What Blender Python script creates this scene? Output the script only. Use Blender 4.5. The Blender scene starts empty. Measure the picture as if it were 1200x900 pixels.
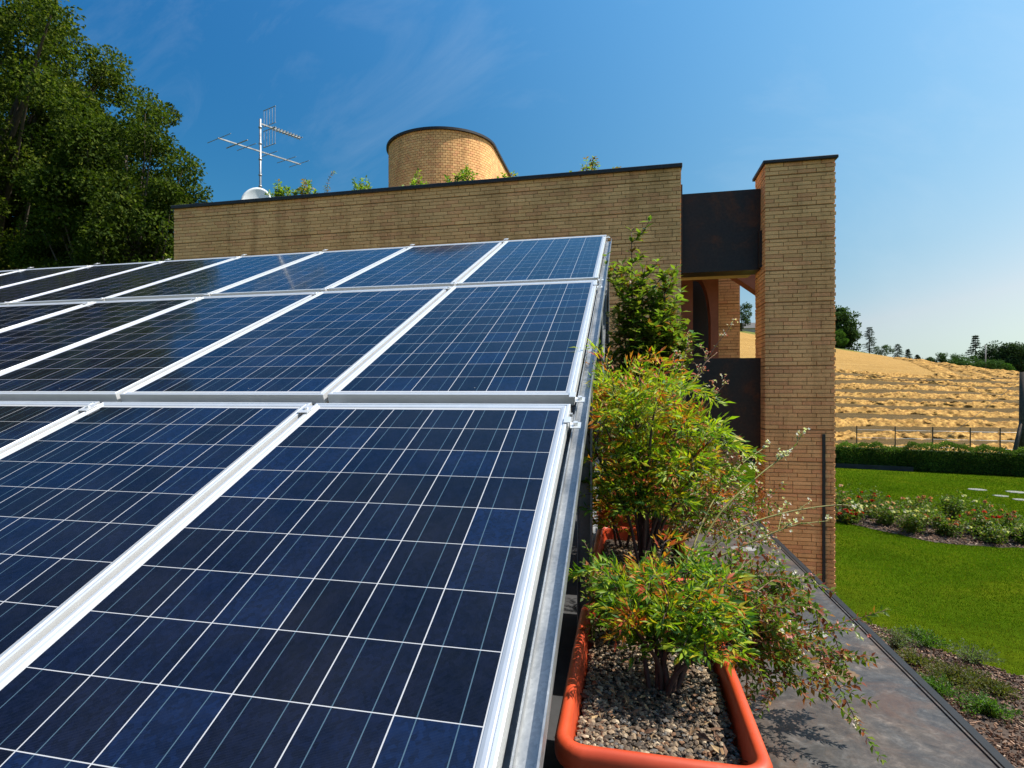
import bpy, math, random
import numpy as np
from mathutils import Vector

S = bpy.context.scene
C = S.collection
R = math.radians
PI = math.pi

# ------------------------------------------------------------------ camera, sky, sun, exposure
TH = 0.2358                       # the camera looks this far to the left of +Y
cam = bpy.data.cameras.new("camera")
cam.sensor_width = 36.0
cam.lens = 712.1 / 1200 * 36
cam.shift_x = 38 / 1200
cam.shift_y = 10 / 1200
cam.clip_start = 0.05
cam.clip_end = 4000
co = bpy.data.objects.new("camera", cam)
C.objects.link(co)
co.location = (0, 0, 0)
co.rotation_euler = (R(90), 0, TH)
S.camera = co

SUN_EL, SUN_G = 55.0, 9.0         # elevation; angle from +X towards +Y
sd = Vector((math.cos(R(SUN_EL)) * math.cos(R(SUN_G)), math.cos(R(SUN_EL)) * math.sin(R(SUN_G)), math.sin(R(SUN_EL))))

W = bpy.data.worlds.new("World")
S.world = W
W.use_nodes = True
nt = W.node_tree
bg = nt.nodes["Background"]
sky = nt.nodes.new("ShaderNodeTexSky")
sky.sky_type = 'NISHITA'
sky.sun_disc = False
sky.sun_elevation = R(SUN_EL)
sky.sun_rotation = R(90 - SUN_G)
sky.air_density = 1.0
sky.dust_density = 0.6
sky.ozone_density = 2.0
# thin high cirrus in the sky itself
tc = nt.nodes.new("ShaderNodeTexCoord")
mp = nt.nodes.new("ShaderNodeMapping")
mp.inputs['Rotation'].default_value = (0.5, 0.35, 0.6)
mp.inputs['Scale'].default_value = (1.2, 7.0, 3.0)
nz = nt.nodes.new("ShaderNodeTexNoise")
nz.inputs['Scale'].default_value = 1.6
nz.inputs['Detail'].default_value = 7
nz.inputs['Roughness'].default_value = 0.62
nz.inputs['Distortion'].default_value = 0.6
rp = nt.nodes.new("ShaderNodeValToRGB")
rp.color_ramp.elements[0].position = 0.50
rp.color_ramp.elements[1].position = 0.82
rp.color_ramp.elements[0].color = (0, 0, 0, 1)
rp.color_ramp.elements[1].color = (0.13, 0.13, 0.13, 1)
mx = nt.nodes.new("ShaderNodeMix")
mx.data_type = 'RGBA'
mx.inputs[7].default_value = (3.6, 4.0, 4.4, 1)
nt.links.new(tc.outputs['Generated'], mp.inputs['Vector'])
nt.links.new(mp.outputs['Vector'], nz.inputs['Vector'])
nt.links.new(nz.outputs['Fac'], rp.inputs['Fac'])
nt.links.new(rp.outputs['Color'], mx.inputs[0])
# a deep, clear summer blue that pales towards the horizon: a tone curve per channel on the sky
sp_ = nt.nodes.new("ShaderNodeSeparateColor")
nt.links.new(sky.outputs[0], sp_.inputs[0])
cb_ = nt.nodes.new("ShaderNodeCombineColor")
dt_ = nt.nodes.new("ShaderNodeVectorMath"); dt_.operation = 'DOT_PRODUCT'
nt.links.new(tc.outputs['Generated'], dt_.inputs[0]); dt_.inputs[1].default_value = sd
c2_ = nt.nodes.new("ShaderNodeMath"); c2_.operation = 'MULTIPLY'
nt.links.new(dt_.outputs['Value'], c2_.inputs[0]); nt.links.new(dt_.outputs['Value'], c2_.inputs[1])
n_p = nt.nodes.new("ShaderNodeMath"); n_p.operation = 'SUBTRACT'; n_p.inputs[0].default_value = 1.0
nt.links.new(c2_.outputs[0], n_p.inputs[1])
d_p = nt.nodes.new("ShaderNodeMath"); d_p.operation = 'ADD'; d_p.inputs[0].default_value = 1.0
nt.links.new(c2_.outputs[0], d_p.inputs[1])
pol_ = nt.nodes.new("ShaderNodeMath"); pol_.operation = 'DIVIDE'
nt.links.new(n_p.outputs[0], pol_.inputs[0]); nt.links.new(d_p.outputs[0], pol_.inputs[1])
for i_, (gain_, pow_) in enumerate(((0.62, 1.75), (1.36, 0.90), (2.95, 0.38))):
    p_ = nt.nodes.new("ShaderNodeMath"); p_.operation = 'POWER'
    nt.links.new(sp_.outputs[i_], p_.inputs[0]); p_.inputs[1].default_value = pow_
    g_ = nt.nodes.new("ShaderNodeMath"); g_.operation = 'MULTIPLY'
    nt.links.new(p_.outputs[0], g_.inputs[0]); g_.inputs[1].default_value = gain_
    # light from the sky at right angles to the sun is polarised and reads deeper
    k_ = nt.nodes.new("ShaderNodeMath"); k_.operation = 'MULTIPLY_ADD'
    nt.links.new(pol_.outputs[0], k_.inputs[0]); k_.inputs[1].default_value = -(0.86, 0.68, 0.58)[i_]; k_.inputs[2].default_value = 1.0
    h_ = nt.nodes.new("ShaderNodeMath"); h_.operation = 'MULTIPLY'
    nt.links.new(g_.outputs[0], h_.inputs[0]); nt.links.new(k_.outputs[0], h_.inputs[1])
    nt.links.new(h_.outputs[0], cb_.inputs[i_])
s2_ = nt.nodes.new("ShaderNodeSeparateColor"); nt.links.new(cb_.outputs[0], s2_.inputs[0])
lim_ = nt.nodes.new("ShaderNodeMath"); lim_.operation = 'MULTIPLY'; nt.links.new(s2_.outputs[1], lim_.inputs[0]); lim_.inputs[1].default_value = 0.84
mn_ = nt.nodes.new("ShaderNodeMath"); mn_.operation = 'MINIMUM'; nt.links.new(s2_.outputs[0], mn_.inputs[0]); nt.links.new(lim_.outputs[0], mn_.inputs[1])
c3_ = nt.nodes.new("ShaderNodeCombineColor"); nt.links.new(mn_.outputs[0], c3_.inputs[0]); nt.links.new(s2_.outputs[1], c3_.inputs[1]); nt.links.new(s2_.outputs[2], c3_.inputs[2])
nt.links.new(c3_.outputs[0], mx.inputs[6])
nt.links.new(mx.outputs[2], bg.inputs['Color'])
bg.inputs['Strength'].default_value = 0.10

sl = bpy.data.lights.new("sun", 'SUN')
sl.energy = 3.6
sl.angle = R(0.53)
sl.color = (1.0, 0.95, 0.86)
so = bpy.data.objects.new("sun", sl)
C.objects.link(so)
so.rotation_euler = sd.to_track_quat('Z', 'Y').to_euler()
S.view_settings.view_transform = 'Standard'
S.view_settings.look = 'None'
S.view_settings.exposure = 1.2
S.view_settings.gamma = 1.0
S.view_settings.use_curve_mapping = False
S.cycles.max_bounces = 8
S.cycles.transparent_max_bounces = 8

# ------------------------------------------------------------------ helpers
rng = np.random.default_rng(7)
rnd = random.Random(11)
CT, ST = math.cos(TH), math.sin(TH)


def at(u, Y):
    """x of the place at forward distance Y seen in that direction."""
    a = (u - 562) / 712.1
    return Y * (a * CT - ST) / (a * ST + CT)


class MB:
    """collects vertices, faces and a colour per vertex; build() links ONE mesh object."""
    def __init__(s):
        s.v, s.f, s.c, s.n = [], [], [], 0

    def add(s, v, f, col=None):
        v = np.asarray(v, float).reshape(-1, 3)
        s.v.append(v)
        s.f.append([np.asarray(q) + s.n for q in f] if not isinstance(f, np.ndarray) else f + s.n)
        if col is None:
            col = (0.5, 0.5, 0.5)
        c = np.asarray(col, float)
        if c.ndim == 1:
            c = np.tile(c, (len(v), 1))
        s.c.append(c)
        s.n += len(v)

    def box(s, a, b, col=None):
        x0, y0, z0 = a
        x1, y1, z1 = b
        v = [(x0, y0, z0), (x1, y0, z0), (x1, y1, z0), (x0, y1, z0), (x0, y0, z1), (x1, y0, z1), (x1, y1, z1), (x0, y1, z1)]
        s.add(v, np.array([(0, 3, 2, 1), (4, 5, 6, 7), (0, 1, 5, 4), (1, 2, 6, 5), (2, 3, 7, 6), (3, 0, 4, 7)]), col)

    def boxes(s, lo, hi, col):
        """many axis-aligned boxes at once, colour per box."""
        lo = np.asarray(lo, float); hi = np.asarray(hi, float); n = len(lo)
        sel = np.array([(0, 0, 0), (1, 0, 0), (1, 1, 0), (0, 1, 0), (0, 0, 1), (1, 0, 1), (1, 1, 1), (0, 1, 1)])
        v = lo[:, None, :] * (1 - sel) + hi[:, None, :] * sel
        f = np.array([(0, 3, 2, 1), (4, 5, 6, 7), (0, 1, 5, 4), (1, 2, 6, 5), (2, 3, 7, 6), (3, 0, 4, 7)])
        F = (f[None] + (np.arange(n) * 8)[:, None, None]).reshape(-1, 4)
        s.add(v.reshape(-1, 3), F, np.repeat(np.asarray(col, float), 8, axis=0))

    def beam(s, p, q, w, h, col=None, up=(0, 0, 1)):
        """a rectangular bar from p to q."""
        p, q = Vector(p), Vector(q)
        d = (q - p).normalized()
        sx = d.cross(Vector(up)).normalized()
        if sx.length < 1e-4:
            sx = Vector((1, 0, 0))
        sy = sx.cross(d).normalized()
        v = []
        for e in (p, q):
            for i, j in ((-1, -1), (1, -1), (1, 1), (-1, 1)):
                v.append(tuple(e + sx * (i * w / 2) + sy * (j * h / 2)))
        s.add(v, np.array([(0, 1, 2, 3), (7, 6, 5, 4), (0, 4, 5, 1), (1, 5, 6, 2), (2, 6, 7, 3), (3, 7, 4, 0)]), col)

    def tube(s, pts, rad, n=7, col=None, cap=True):
        P = np.asarray(pts, float)
        k = len(P)
        r = np.broadcast_to(np.asarray(rad, float), (k,))
        T = np.gradient(P, axis=0)
        T /= np.linalg.norm(T, axis=1)[:, None] + 1e-9
        ref = np.array([0, 0, 1.0]) if abs(T[0][2]) < 0.9 else np.array([1.0, 0, 0])
        A = np.cross(T, ref)
        A /= np.linalg.norm(A, axis=1)[:, None] + 1e-9
        B = np.cross(T, A)
        an = np.arange(n) / n * 2 * PI
        V = P[:, None] + r[:, None, None] * (A[:, None] * np.cos(an)[None, :, None] + B[:, None] * np.sin(an)[None, :, None])
        F = []
        for i in range(k - 1):
            for j in range(n):
                F.append((i * n + j, i * n + (j + 1) % n, (i + 1) * n + (j + 1) % n, (i + 1) * n + j))
        s.add(V.reshape(-1, 3), np.array(F), col)
        if cap:
            s.n -= 0
            base = s.n - k * n
            s.f.append([np.arange(n)[::-1] + base, np.arange(n) + base + (k - 1) * n])

    def build(s, name, m, parent=None, smooth=False, loc=None):
        me = bpy.data.meshes.new(name)
        V = np.concatenate(s.v)
        loops, starts, tot, cnt = [], [], [], 0
        for grp in s.f:
            if isinstance(grp, np.ndarray):
                k = grp.shape[1]
                loops.append(grp.reshape(-1))
                starts.append(np.arange(len(grp)) * k + cnt)
                cnt += grp.size
            else:
                for q in grp:
                    loops.append(np.asarray(q))
                    starts.append(np.array([cnt]))
                    cnt += len(q)
        L = np.concatenate(loops).astype(np.int32)
        st = np.concatenate(starts).astype(np.int32)
        me.vertices.add(len(V))
        me.vertices.foreach_set('co', V.astype(np.float32).ravel())
        me.loops.add(len(L))
        me.loops.foreach_set('vertex_index', L)
        me.polygons.add(len(st))
        me.polygons.foreach_set('loop_start', st)
        at_ = me.color_attributes.new('col', 'FLOAT_COLOR', 'POINT')
        cc = np.concatenate(s.c)
        cc = np.concatenate([cc, np.ones((len(cc), 1))], axis=1)
        at_.data.foreach_set('color', cc.astype(np.float32).ravel())
        me.polygons.foreach_set('use_smooth', np.full(len(st), bool(smooth)))
        me.update(calc_edges=True)
        me.validate()
        if m is not None:
            me.materials.append(m)
        o = bpy.data.objects.new(name, me)
        C.objects.link(o)
        if parent is not None:
            o.parent = parent
        if loc is not None:
            o.location = loc
        return o


def bevel(o, w, seg=2, ang=40):
    b = o.modifiers.new('bevel', 'BEVEL')
    b.width = w
    b.segments = seg
    b.limit_method = 'ANGLE'
    b.angle_limit = R(ang)
    return o


def tag(o, label, cat, group=None, kind=None):
    o['label'] = label
    o['category'] = cat
    if group:
        o['group'] = group
    if kind:
        o['kind'] = kind
    return o


def thing(name, label, cat, loc=(0, 0, 0), group=None):
    o = bpy.data.objects.new(name, None)
    o.empty_display_size = 0.1
    C.objects.link(o)
    o.location = loc
    return tag(o, label, cat, group)


def struct(o, label, cat='ground', kind='structure'):
    o['kind'] = kind
    o['label'] = label
    o['category'] = cat
    return o


# leaves: vectorised diamonds with a folded midrib
def leaves(mb, P, D, N, ln, wd, col, droop=0.0):
    n = len(P)
    D = D / (np.linalg.norm(D, axis=1)[:, None] + 1e-9)
    Sx = np.cross(D, N)
    Sx /= np.linalg.norm(Sx, axis=1)[:, None] + 1e-9
    U = np.cross(Sx, D)
    ln = np.broadcast_to(ln, (n,))[:, None]
    wd = np.broadcast_to(wd, (n,))[:, None]
    mid = P + D * ln * 0.45
    tip = P + D * ln - U * ln * droop
    V = np.stack([P, mid + Sx * wd / 2 + U * wd * 0.18, tip, mid - Sx * wd / 2 + U * wd * 0.18, mid], axis=1).reshape(-1, 3)
    f = np.array([(0, 1, 4), (4, 1, 2), (0, 4, 3), (4, 2, 3)])
    F = (f[None] + (np.arange(n) * 5)[:, None, None]).reshape(-1, 3)
    mb.add(V, F, np.repeat(col, 5, axis=0))


def flat_leaves(mb, P, D, N, ln, wd, col):
    """cheaper leaves for far crowns: four points, two faces."""
    n = len(P)
    D = D / (np.linalg.norm(D, axis=1)[:, None] + 1e-9)
    Sx = np.cross(D, N)
    Sx /= np.linalg.norm(Sx, axis=1)[:, None] + 1e-9
    U = np.cross(Sx, D)
    ln = np.broadcast_to(ln, (n,))[:, None]
    wd = np.broadcast_to(wd, (n,))[:, None]
    mid = P + D * ln * 0.5
    V = np.stack([P, mid + Sx * wd / 2 + U * wd * .2, P + D * ln, mid - Sx * wd / 2 + U * wd * .2], axis=1).reshape(-1, 3)
    f = np.array([(0, 1, 2), (0, 2, 3)])
    F = (f[None] + (np.arange(n) * 4)[:, None, None]).reshape(-1, 3)
    mb.add(V, F, np.repeat(col, 4, axis=0))


def rdir(n, zb=0.0):
    d = rng.normal(size=(n, 3))
    d[:, 2] += zb
    return d / np.linalg.norm(d, axis=1)[:, None]


def pick(cols, n, w=None, jit=0.18):
    cols = np.asarray(cols, float)
    i = rng.choice(len(cols), n, p=w)
    return cols[i] * (1 + rng.uniform(-jit, jit, (n, 1)))


def bez(pts, n=12):
    """smooth polyline through control points (Catmull-Rom)."""
    P = np.asarray(pts, float)
    if len(P) == 2:
        t = np.linspace(0, 1, n)[:, None]
        return P[0] * (1 - t) + P[1] * t
    Q = np.vstack([2 * P[0] - P[1], P, 2 * P[-1] - P[-2]])
    out = []
    seg = len(P) - 1
    for i in range(seg):
        k = max(2, n // seg)
        t = np.linspace(0, 1, k, endpoint=(i == seg - 1))[:, None]
        a, b, c, d = Q[i], Q[i + 1], Q[i + 2], Q[i + 3]
        out.append(0.5 * ((2 * b) + (c - a) * t + (2 * a - 5 * b + 4 * c - d) * t ** 2 + (-a + 3 * b - 3 * c + d) * t ** 3))
    return np.vstack(out)


# ------------------------------------------------------------------ materials
def newmat(name):
    m = bpy.data.materials.new(name)
    m.use_nodes = True
    return m, m.node_tree, m.node_tree.nodes, m.node_tree.links, m.node_tree.nodes['Principled BSDF']


def node(n, t, **k):
    x = n.new(t)
    for a, b in k.items():
        setattr(x, a, b)
    return x


def noise(n, l, scale, detail=4, rough=0.55, vec=None, dist=0.0):
    x = n.new("ShaderNodeTexNoise")
    x.inputs['Scale'].default_value = scale
    x.inputs['Detail'].default_value = detail
    x.inputs['Roughness'].default_value = rough
    x.inputs['Distortion'].default_value = dist
    if vec is not None:
        l.new(vec, x.inputs['Vector'])
    return x


def ramp(n, l, fac, stops):
    x = n.new("ShaderNodeValToRGB")
    e = x.color_ramp.elements
    while len(e) < len(stops):
        e.new(0.5)
    for i, (p, c) in enumerate(stops):
        e[i].position = p
        e[i].color = (c[0], c[1], c[2], 1) if not isinstance(c, (int, float)) else (c, c, c, 1)
    l.new(fac, x.inputs['Fac'])
    return x


def mixc(n, l, fac, a, b, blend='MIX'):
    x = n.new("ShaderNodeMix")
    x.data_type = 'RGBA'
    x.blend_type = blend
    for sock, val in ((0, fac), (6, a), (7, b)):
        if hasattr(val, 'is_linked'):
            l.new(val, x.inputs[sock])
        elif isinstance(val, (int, float)):
            x.inputs[sock].default_value = val
        else:
            x.inputs[sock].default_value = (*val[:3], 1)
    return x.outputs[2]


def math_(n, l, op, a, b=None, c=None):
    x = n.new("ShaderNodeMath")
    x.operation = op
    for i, v in enumerate((a, b, c)):
        if v is None:
            continue
        if hasattr(v, 'is_linked'):
            l.new(v, x.inputs[i])
        else:
            x.inputs[i].default_value = v
    return x.outputs[0]


def bump(n, l, p, height, strength, dist=0.01):
    b = n.new("ShaderNodeBump")
    b.inputs['Strength'].default_value = strength
    b.inputs['Distance'].default_value = dist
    l.new(height, b.inputs['Height'])
    l.new(b.outputs[0], p.inputs['Normal'])


def objco(n):
    return n.new("ShaderNodeTexCoord").outputs['Object']


def attr(n):
    a = n.new("ShaderNodeAttribute")
    a.attribute_name = 'col'
    return a.outputs['Color']


def plain(name, col, rough=0.6, metal=0.0, var=0.15, scale=30, bmp=0.0, spec=0.5):
    m, t, n, l, p = newmat(name)
    oc = objco(n)
    nz_ = noise(n, l, scale, 5, 0.6, oc)
    c0 = tuple(x * (1 - var) for x in col)
    c1 = tuple(min(1, x * (1 + var)) for x in col)
    r_ = ramp(n, l, nz_.outputs['Fac'], [(0.3, c0), (0.7, c1)])
    l.new(r_.outputs[0], p.inputs['Base Color'])
    p.inputs['Roughness'].default_value = rough
    p.inputs['Metallic'].default_value = metal
    p.inputs['Specular IOR Level'].default_value = spec
    if bmp:
        bump(n, l, p, nz_.outputs['Fac'], bmp, 0.005)
    return m


def leafmat(name, rough=0.5, trans=0.40, spec=0.25, gain=1.0):
    m, t, n, l, p = newmat(name)
    c = attr(n)
    if gain != 1.0:
        c = mixc(n, l, 1.0, c, (gain, gain, gain), 'MULTIPLY')
    l.new(c, p.inputs['Base Color'])
    p.inputs['Roughness'].default_value = rough
    p.inputs['Specular IOR Level'].default_value = spec
    tr = n.new("ShaderNodeBsdfTranslucent")
    tc_ = mixc(n, l, 1.0, c, (1.5, 1.7, 0.6), 'MULTIPLY')
    l.new(tc_, tr.inputs['Color'])
    ms = n.new("ShaderNodeMixShader")
    ms.inputs[0].default_value = trans
    l.new(p.outputs[0], ms.inputs[1])
    l.new(tr.outputs[0], ms.inputs[2])
    l.new(ms.outputs[0], n['Material Output'].inputs[0])
    return m


M = {}
M['leaf'] = leafmat('leaf')
M['leaf_gloss'] = leafmat('glossy leaf', 0.32, 0.36, 0.45)
M['tree_leaf'] = leafmat('tree leaf', 0.7, 0.3, 0.06)
M['far_leaf'] = leafmat('far tree leaf', 0.8, 0.2, 0.05)
M['petal'] = leafmat('petal', 0.6, 0.35, 0.2)
M['bark'] = plain('bark', (0.075, 0.055, 0.04), 0.9, 0, 0.4, 8, 0.5)
M['stem'] = plain('stem', (0.06, 0.03, 0.022), 0.7, 0, 0.4, 60, 0.2)
M['green_stem'] = plain('green stem', (0.22, 0.20, 0.05), 0.6, 0, 0.3, 40)
M['dry_stem'] = plain('dry stem', (0.24, 0.13, 0.08), 0.7, 0, 0.3, 40)


def brickmat(name, tint):
    m, t, n, l, p = newmat(name)
    oc = objco(n)
    n1 = noise(n, l, 55, 6, 0.65, oc)
    n2 = noise(n, l, 1.3, 4, 0.6, oc)
    r1 = ramp(n, l, n1.outputs['Fac'], [(0.25, 0.72), (0.6, 1.0), (0.8, 1.15)])
    r2 = ramp(n, l, n2.outputs['Fac'], [(0.3, (0.86, 0.84, 0.80)), (0.7, (1.06, 1.03, 1.0))])
    c = mixc(n, l, 1.0, attr(n), r1.outputs[0], 'MULTIPLY')
    c = mixc(n, l, 1.0, c, r2.outputs[0], 'MULTIPLY')
    mp_ = n.new("ShaderNodeMapping")
    mp_.inputs['Scale'].default_value = (3.0, 3.0, 0.22)
    l.new(oc, mp_.inputs[0])
    n3 = noise(n, l, 1.0, 5, 0.65, mp_.outputs[0])
    r3 = ramp(n, l, n3.outputs['Fac'], [(0.34, (0.76, 0.74, 0.72)), (0.50, (1, 1, 1)), (0.72, (1.06, 1.05, 1.02))])
    c = mixc(n, l, 1.0, c, r3.outputs[0], 'MULTIPLY')
    c = mixc(n, l, 1.0, c, tint, 'MULTIPLY')
    l.new(c, p.inputs['Base Color'])
    p.inputs['Roughness'].default_value = 0.9
    p.inputs['Specular IOR Level'].default_value = 0.2
    bump(n, l, p, n1.outputs['Fac'], 0.5, 0.004)
    return m


M['brick'] = brickmat('buff brick', (1, 1, 1))


def steel_dark():
    m, t, n, l, p = newmat('dark weathered steel')
    oc = objco(n)
    a = noise(n, l, 1.6, 6, 0.65, oc, 0.5)
    b = noise(n, l, 26, 5, 0.6, oc)
    c = ramp(n, l, a.outputs['Fac'], [(0.3, (0.020, 0.015, 0.014)), (0.50, (0.030, 0.019, 0.015)), (0.62, (0.075, 0.028, 0.012)), (0.72, (0.034, 0.021, 0.016)), (0.85, (0.05, 0.042, 0.036))])
    r = ramp(n, l, b.outputs['Fac'], [(0.3, 0.7), (0.7, 1.2)])
    l.new(mixc(n, l, 1.0, c.outputs[0], r.outputs[0], 'MULTIPLY'), p.inputs['Base Color'])
    p.inputs['Metallic'].default_value = 0.0
    p.inputs['Specular IOR Level'].default_value = 0.3
    rr = ramp(n, l, a.outputs['Fac'], [(0.3, 0.38), (0.7, 0.62)])
    l.new(rr.outputs[0], p.inputs['Roughness'])
    bump(n, l, p, b.outputs['Fac'], 0.12, 0.003)
    return m


M['steel'] = steel_dark()
M['coping'] = plain('dark sheet coping', (0.028, 0.024, 0.023), 0.45, 0.4, 0.25, 9)
M['trim'] = plain('dark brown trim', (0.016, 0.013, 0.011), 0.5, 0.2, 0.25, 12, 0.1)


def ledgemat():
    m, t, n, l, p = newmat('patinated metal ledge')
    oc = objco(n)
    big = noise(n, l, 1.9, 6, 0.62, oc, 0.8)
    mid = noise(n, l, 9, 7, 0.7, oc, 0.6)
    fin = noise(n, l, 70, 5, 0.7, oc)
    base = ramp(n, l, big.outputs['Fac'], [(0.28, (0.050, 0.046, 0.044)), (0.42, (0.070, 0.064, 0.060)), (0.54, (0.084, 0.064, 0.050)), (0.66, (0.070, 0.067, 0.064)), (0.78, (0.082, 0.079, 0.077))])
    m2 = noise(n, l, 30, 6, 0.72, oc, 0.8)
    mm = math_(n, l, 'ADD', math_(n, l, 'MULTIPLY', mid.outputs['Fac'], 0.5), math_(n, l, 'MULTIPLY', m2.outputs['Fac'], 0.5))
    sp = ramp(n, l, mm, [(0.36, (0.42, 0.42, 0.43)), (0.50, (0.80, 0.80, 0.80)), (0.58, (1.2, 1.22, 1.24)), (0.66, (2.2, 2.2, 2.2))])
    c = mixc(n, l, 1.0, base.outputs[0], sp.outputs[0], 'MULTIPLY')
    ru = ramp(n, l, noise(n, l, 3.4, 7, 0.72, oc, 1.4).outputs['Fac'], [(0.52, 0), (0.66, 1)])
    c = mixc(n, l, math_(n, l, 'MULTIPLY', ru.outputs[0], 0.55), c, (0.10, 0.052, 0.030))
    # old spill of ochre resin, an irregular patch
    sx = n.new("ShaderNodeSeparateXYZ")
    l.new(oc, sx.inputs[0])
    jit = noise(n, l, 14, 4, 0.6, oc)
    dx = math_(n, l, 'MULTIPLY', math_(n, l, 'SUBTRACT', sx.outputs[0], 0.715), 1 / 0.115)
    dy = math_(n, l, 'MULTIPLY', math_(n, l, 'SUBTRACT', sx.outputs[1], 2.415), 1 / 0.085)
    dd = math_(n, l, 'SQRT', math_(n, l, 'ADD', math_(n, l, 'MULTIPLY', dx, dx), math_(n, l, 'MULTIPLY', dy, dy)))
    dd = math_(n, l, 'ADD', dd, math_(n, l, 'MULTIPLY', math_(n, l, 'SUBTRACT', jit.outputs['Fac'], 0.5), 1.5))
    pr = ramp(n, l, dd, [(0.70, 1), (0.84, 0)])
    c = mixc(n, l, math_(n, l, 'MULTIPLY', pr.outputs[0], 0.85), c, (0.17, 0.10, 0.045))
    l.new(c, p.inputs['Base Color'])
    p.inputs['Metallic'].default_value = 0.0
    p.inputs['Specular IOR Level'].default_value = 0.35
    rr = ramp(n, l, mid.outputs['Fac'], [(0.3, 0.36), (0.7, 0.62)])
    l.new(rr.outputs[0], p.inputs['Roughness'])
    h = math_(n, l, 'ADD', math_(n, l, 'MULTIPLY', mid.outputs['Fac'], 1.0), math_(n, l, 'MULTIPLY', fin.outputs['Fac'], 0.3))
    bump(n, l, p, h, 0.25, 0.006)
    return m


M['ledge'] = ledgemat()


def galv():
    m, t, n, l, p = newmat('galvanised steel')
    oc = objco(n)
    v = n.new("ShaderNodeTexVoronoi")
    v.inputs['Scale'].default_value = 150
    l.new(oc, v.inputs['Vector'])
    b = noise(n, l, 7, 5, 0.6, oc)
    c1 = ramp(n, l, v.outputs['Color'], [(0.1, (0.27, 0.28, 0.29)), (0.9, (0.35, 0.36, 0.37))])
    c2 = ramp(n, l, b.outputs['Fac'], [(0.3, 0.72), (0.7, 1.1)])
    l.new(mixc(n, l, 1.0, c1.outputs[0], c2.outputs[0], 'MULTIPLY'), p.inputs['Base Color'])
    p.inputs['Metallic'].default_value = 0.75
    rr = ramp(n, l, b.outputs['Fac'], [(0.3, 0.36), (0.7, 0.58)])
    l.new(rr.outputs[0], p.inputs['Roughness'])
    return m


M['galv'] = galv()
M['alu'] = plain('anodised aluminium', (0.66, 0.66, 0.66), 0.36, 0.5, 0.05, 14)
M['white'] = plain('white enamel', (0.78, 0.78, 0.76), 0.4, 0, 0.06, 5)
M['black'] = plain('black plastic', (0.015, 0.015, 0.016), 0.5)


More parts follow.
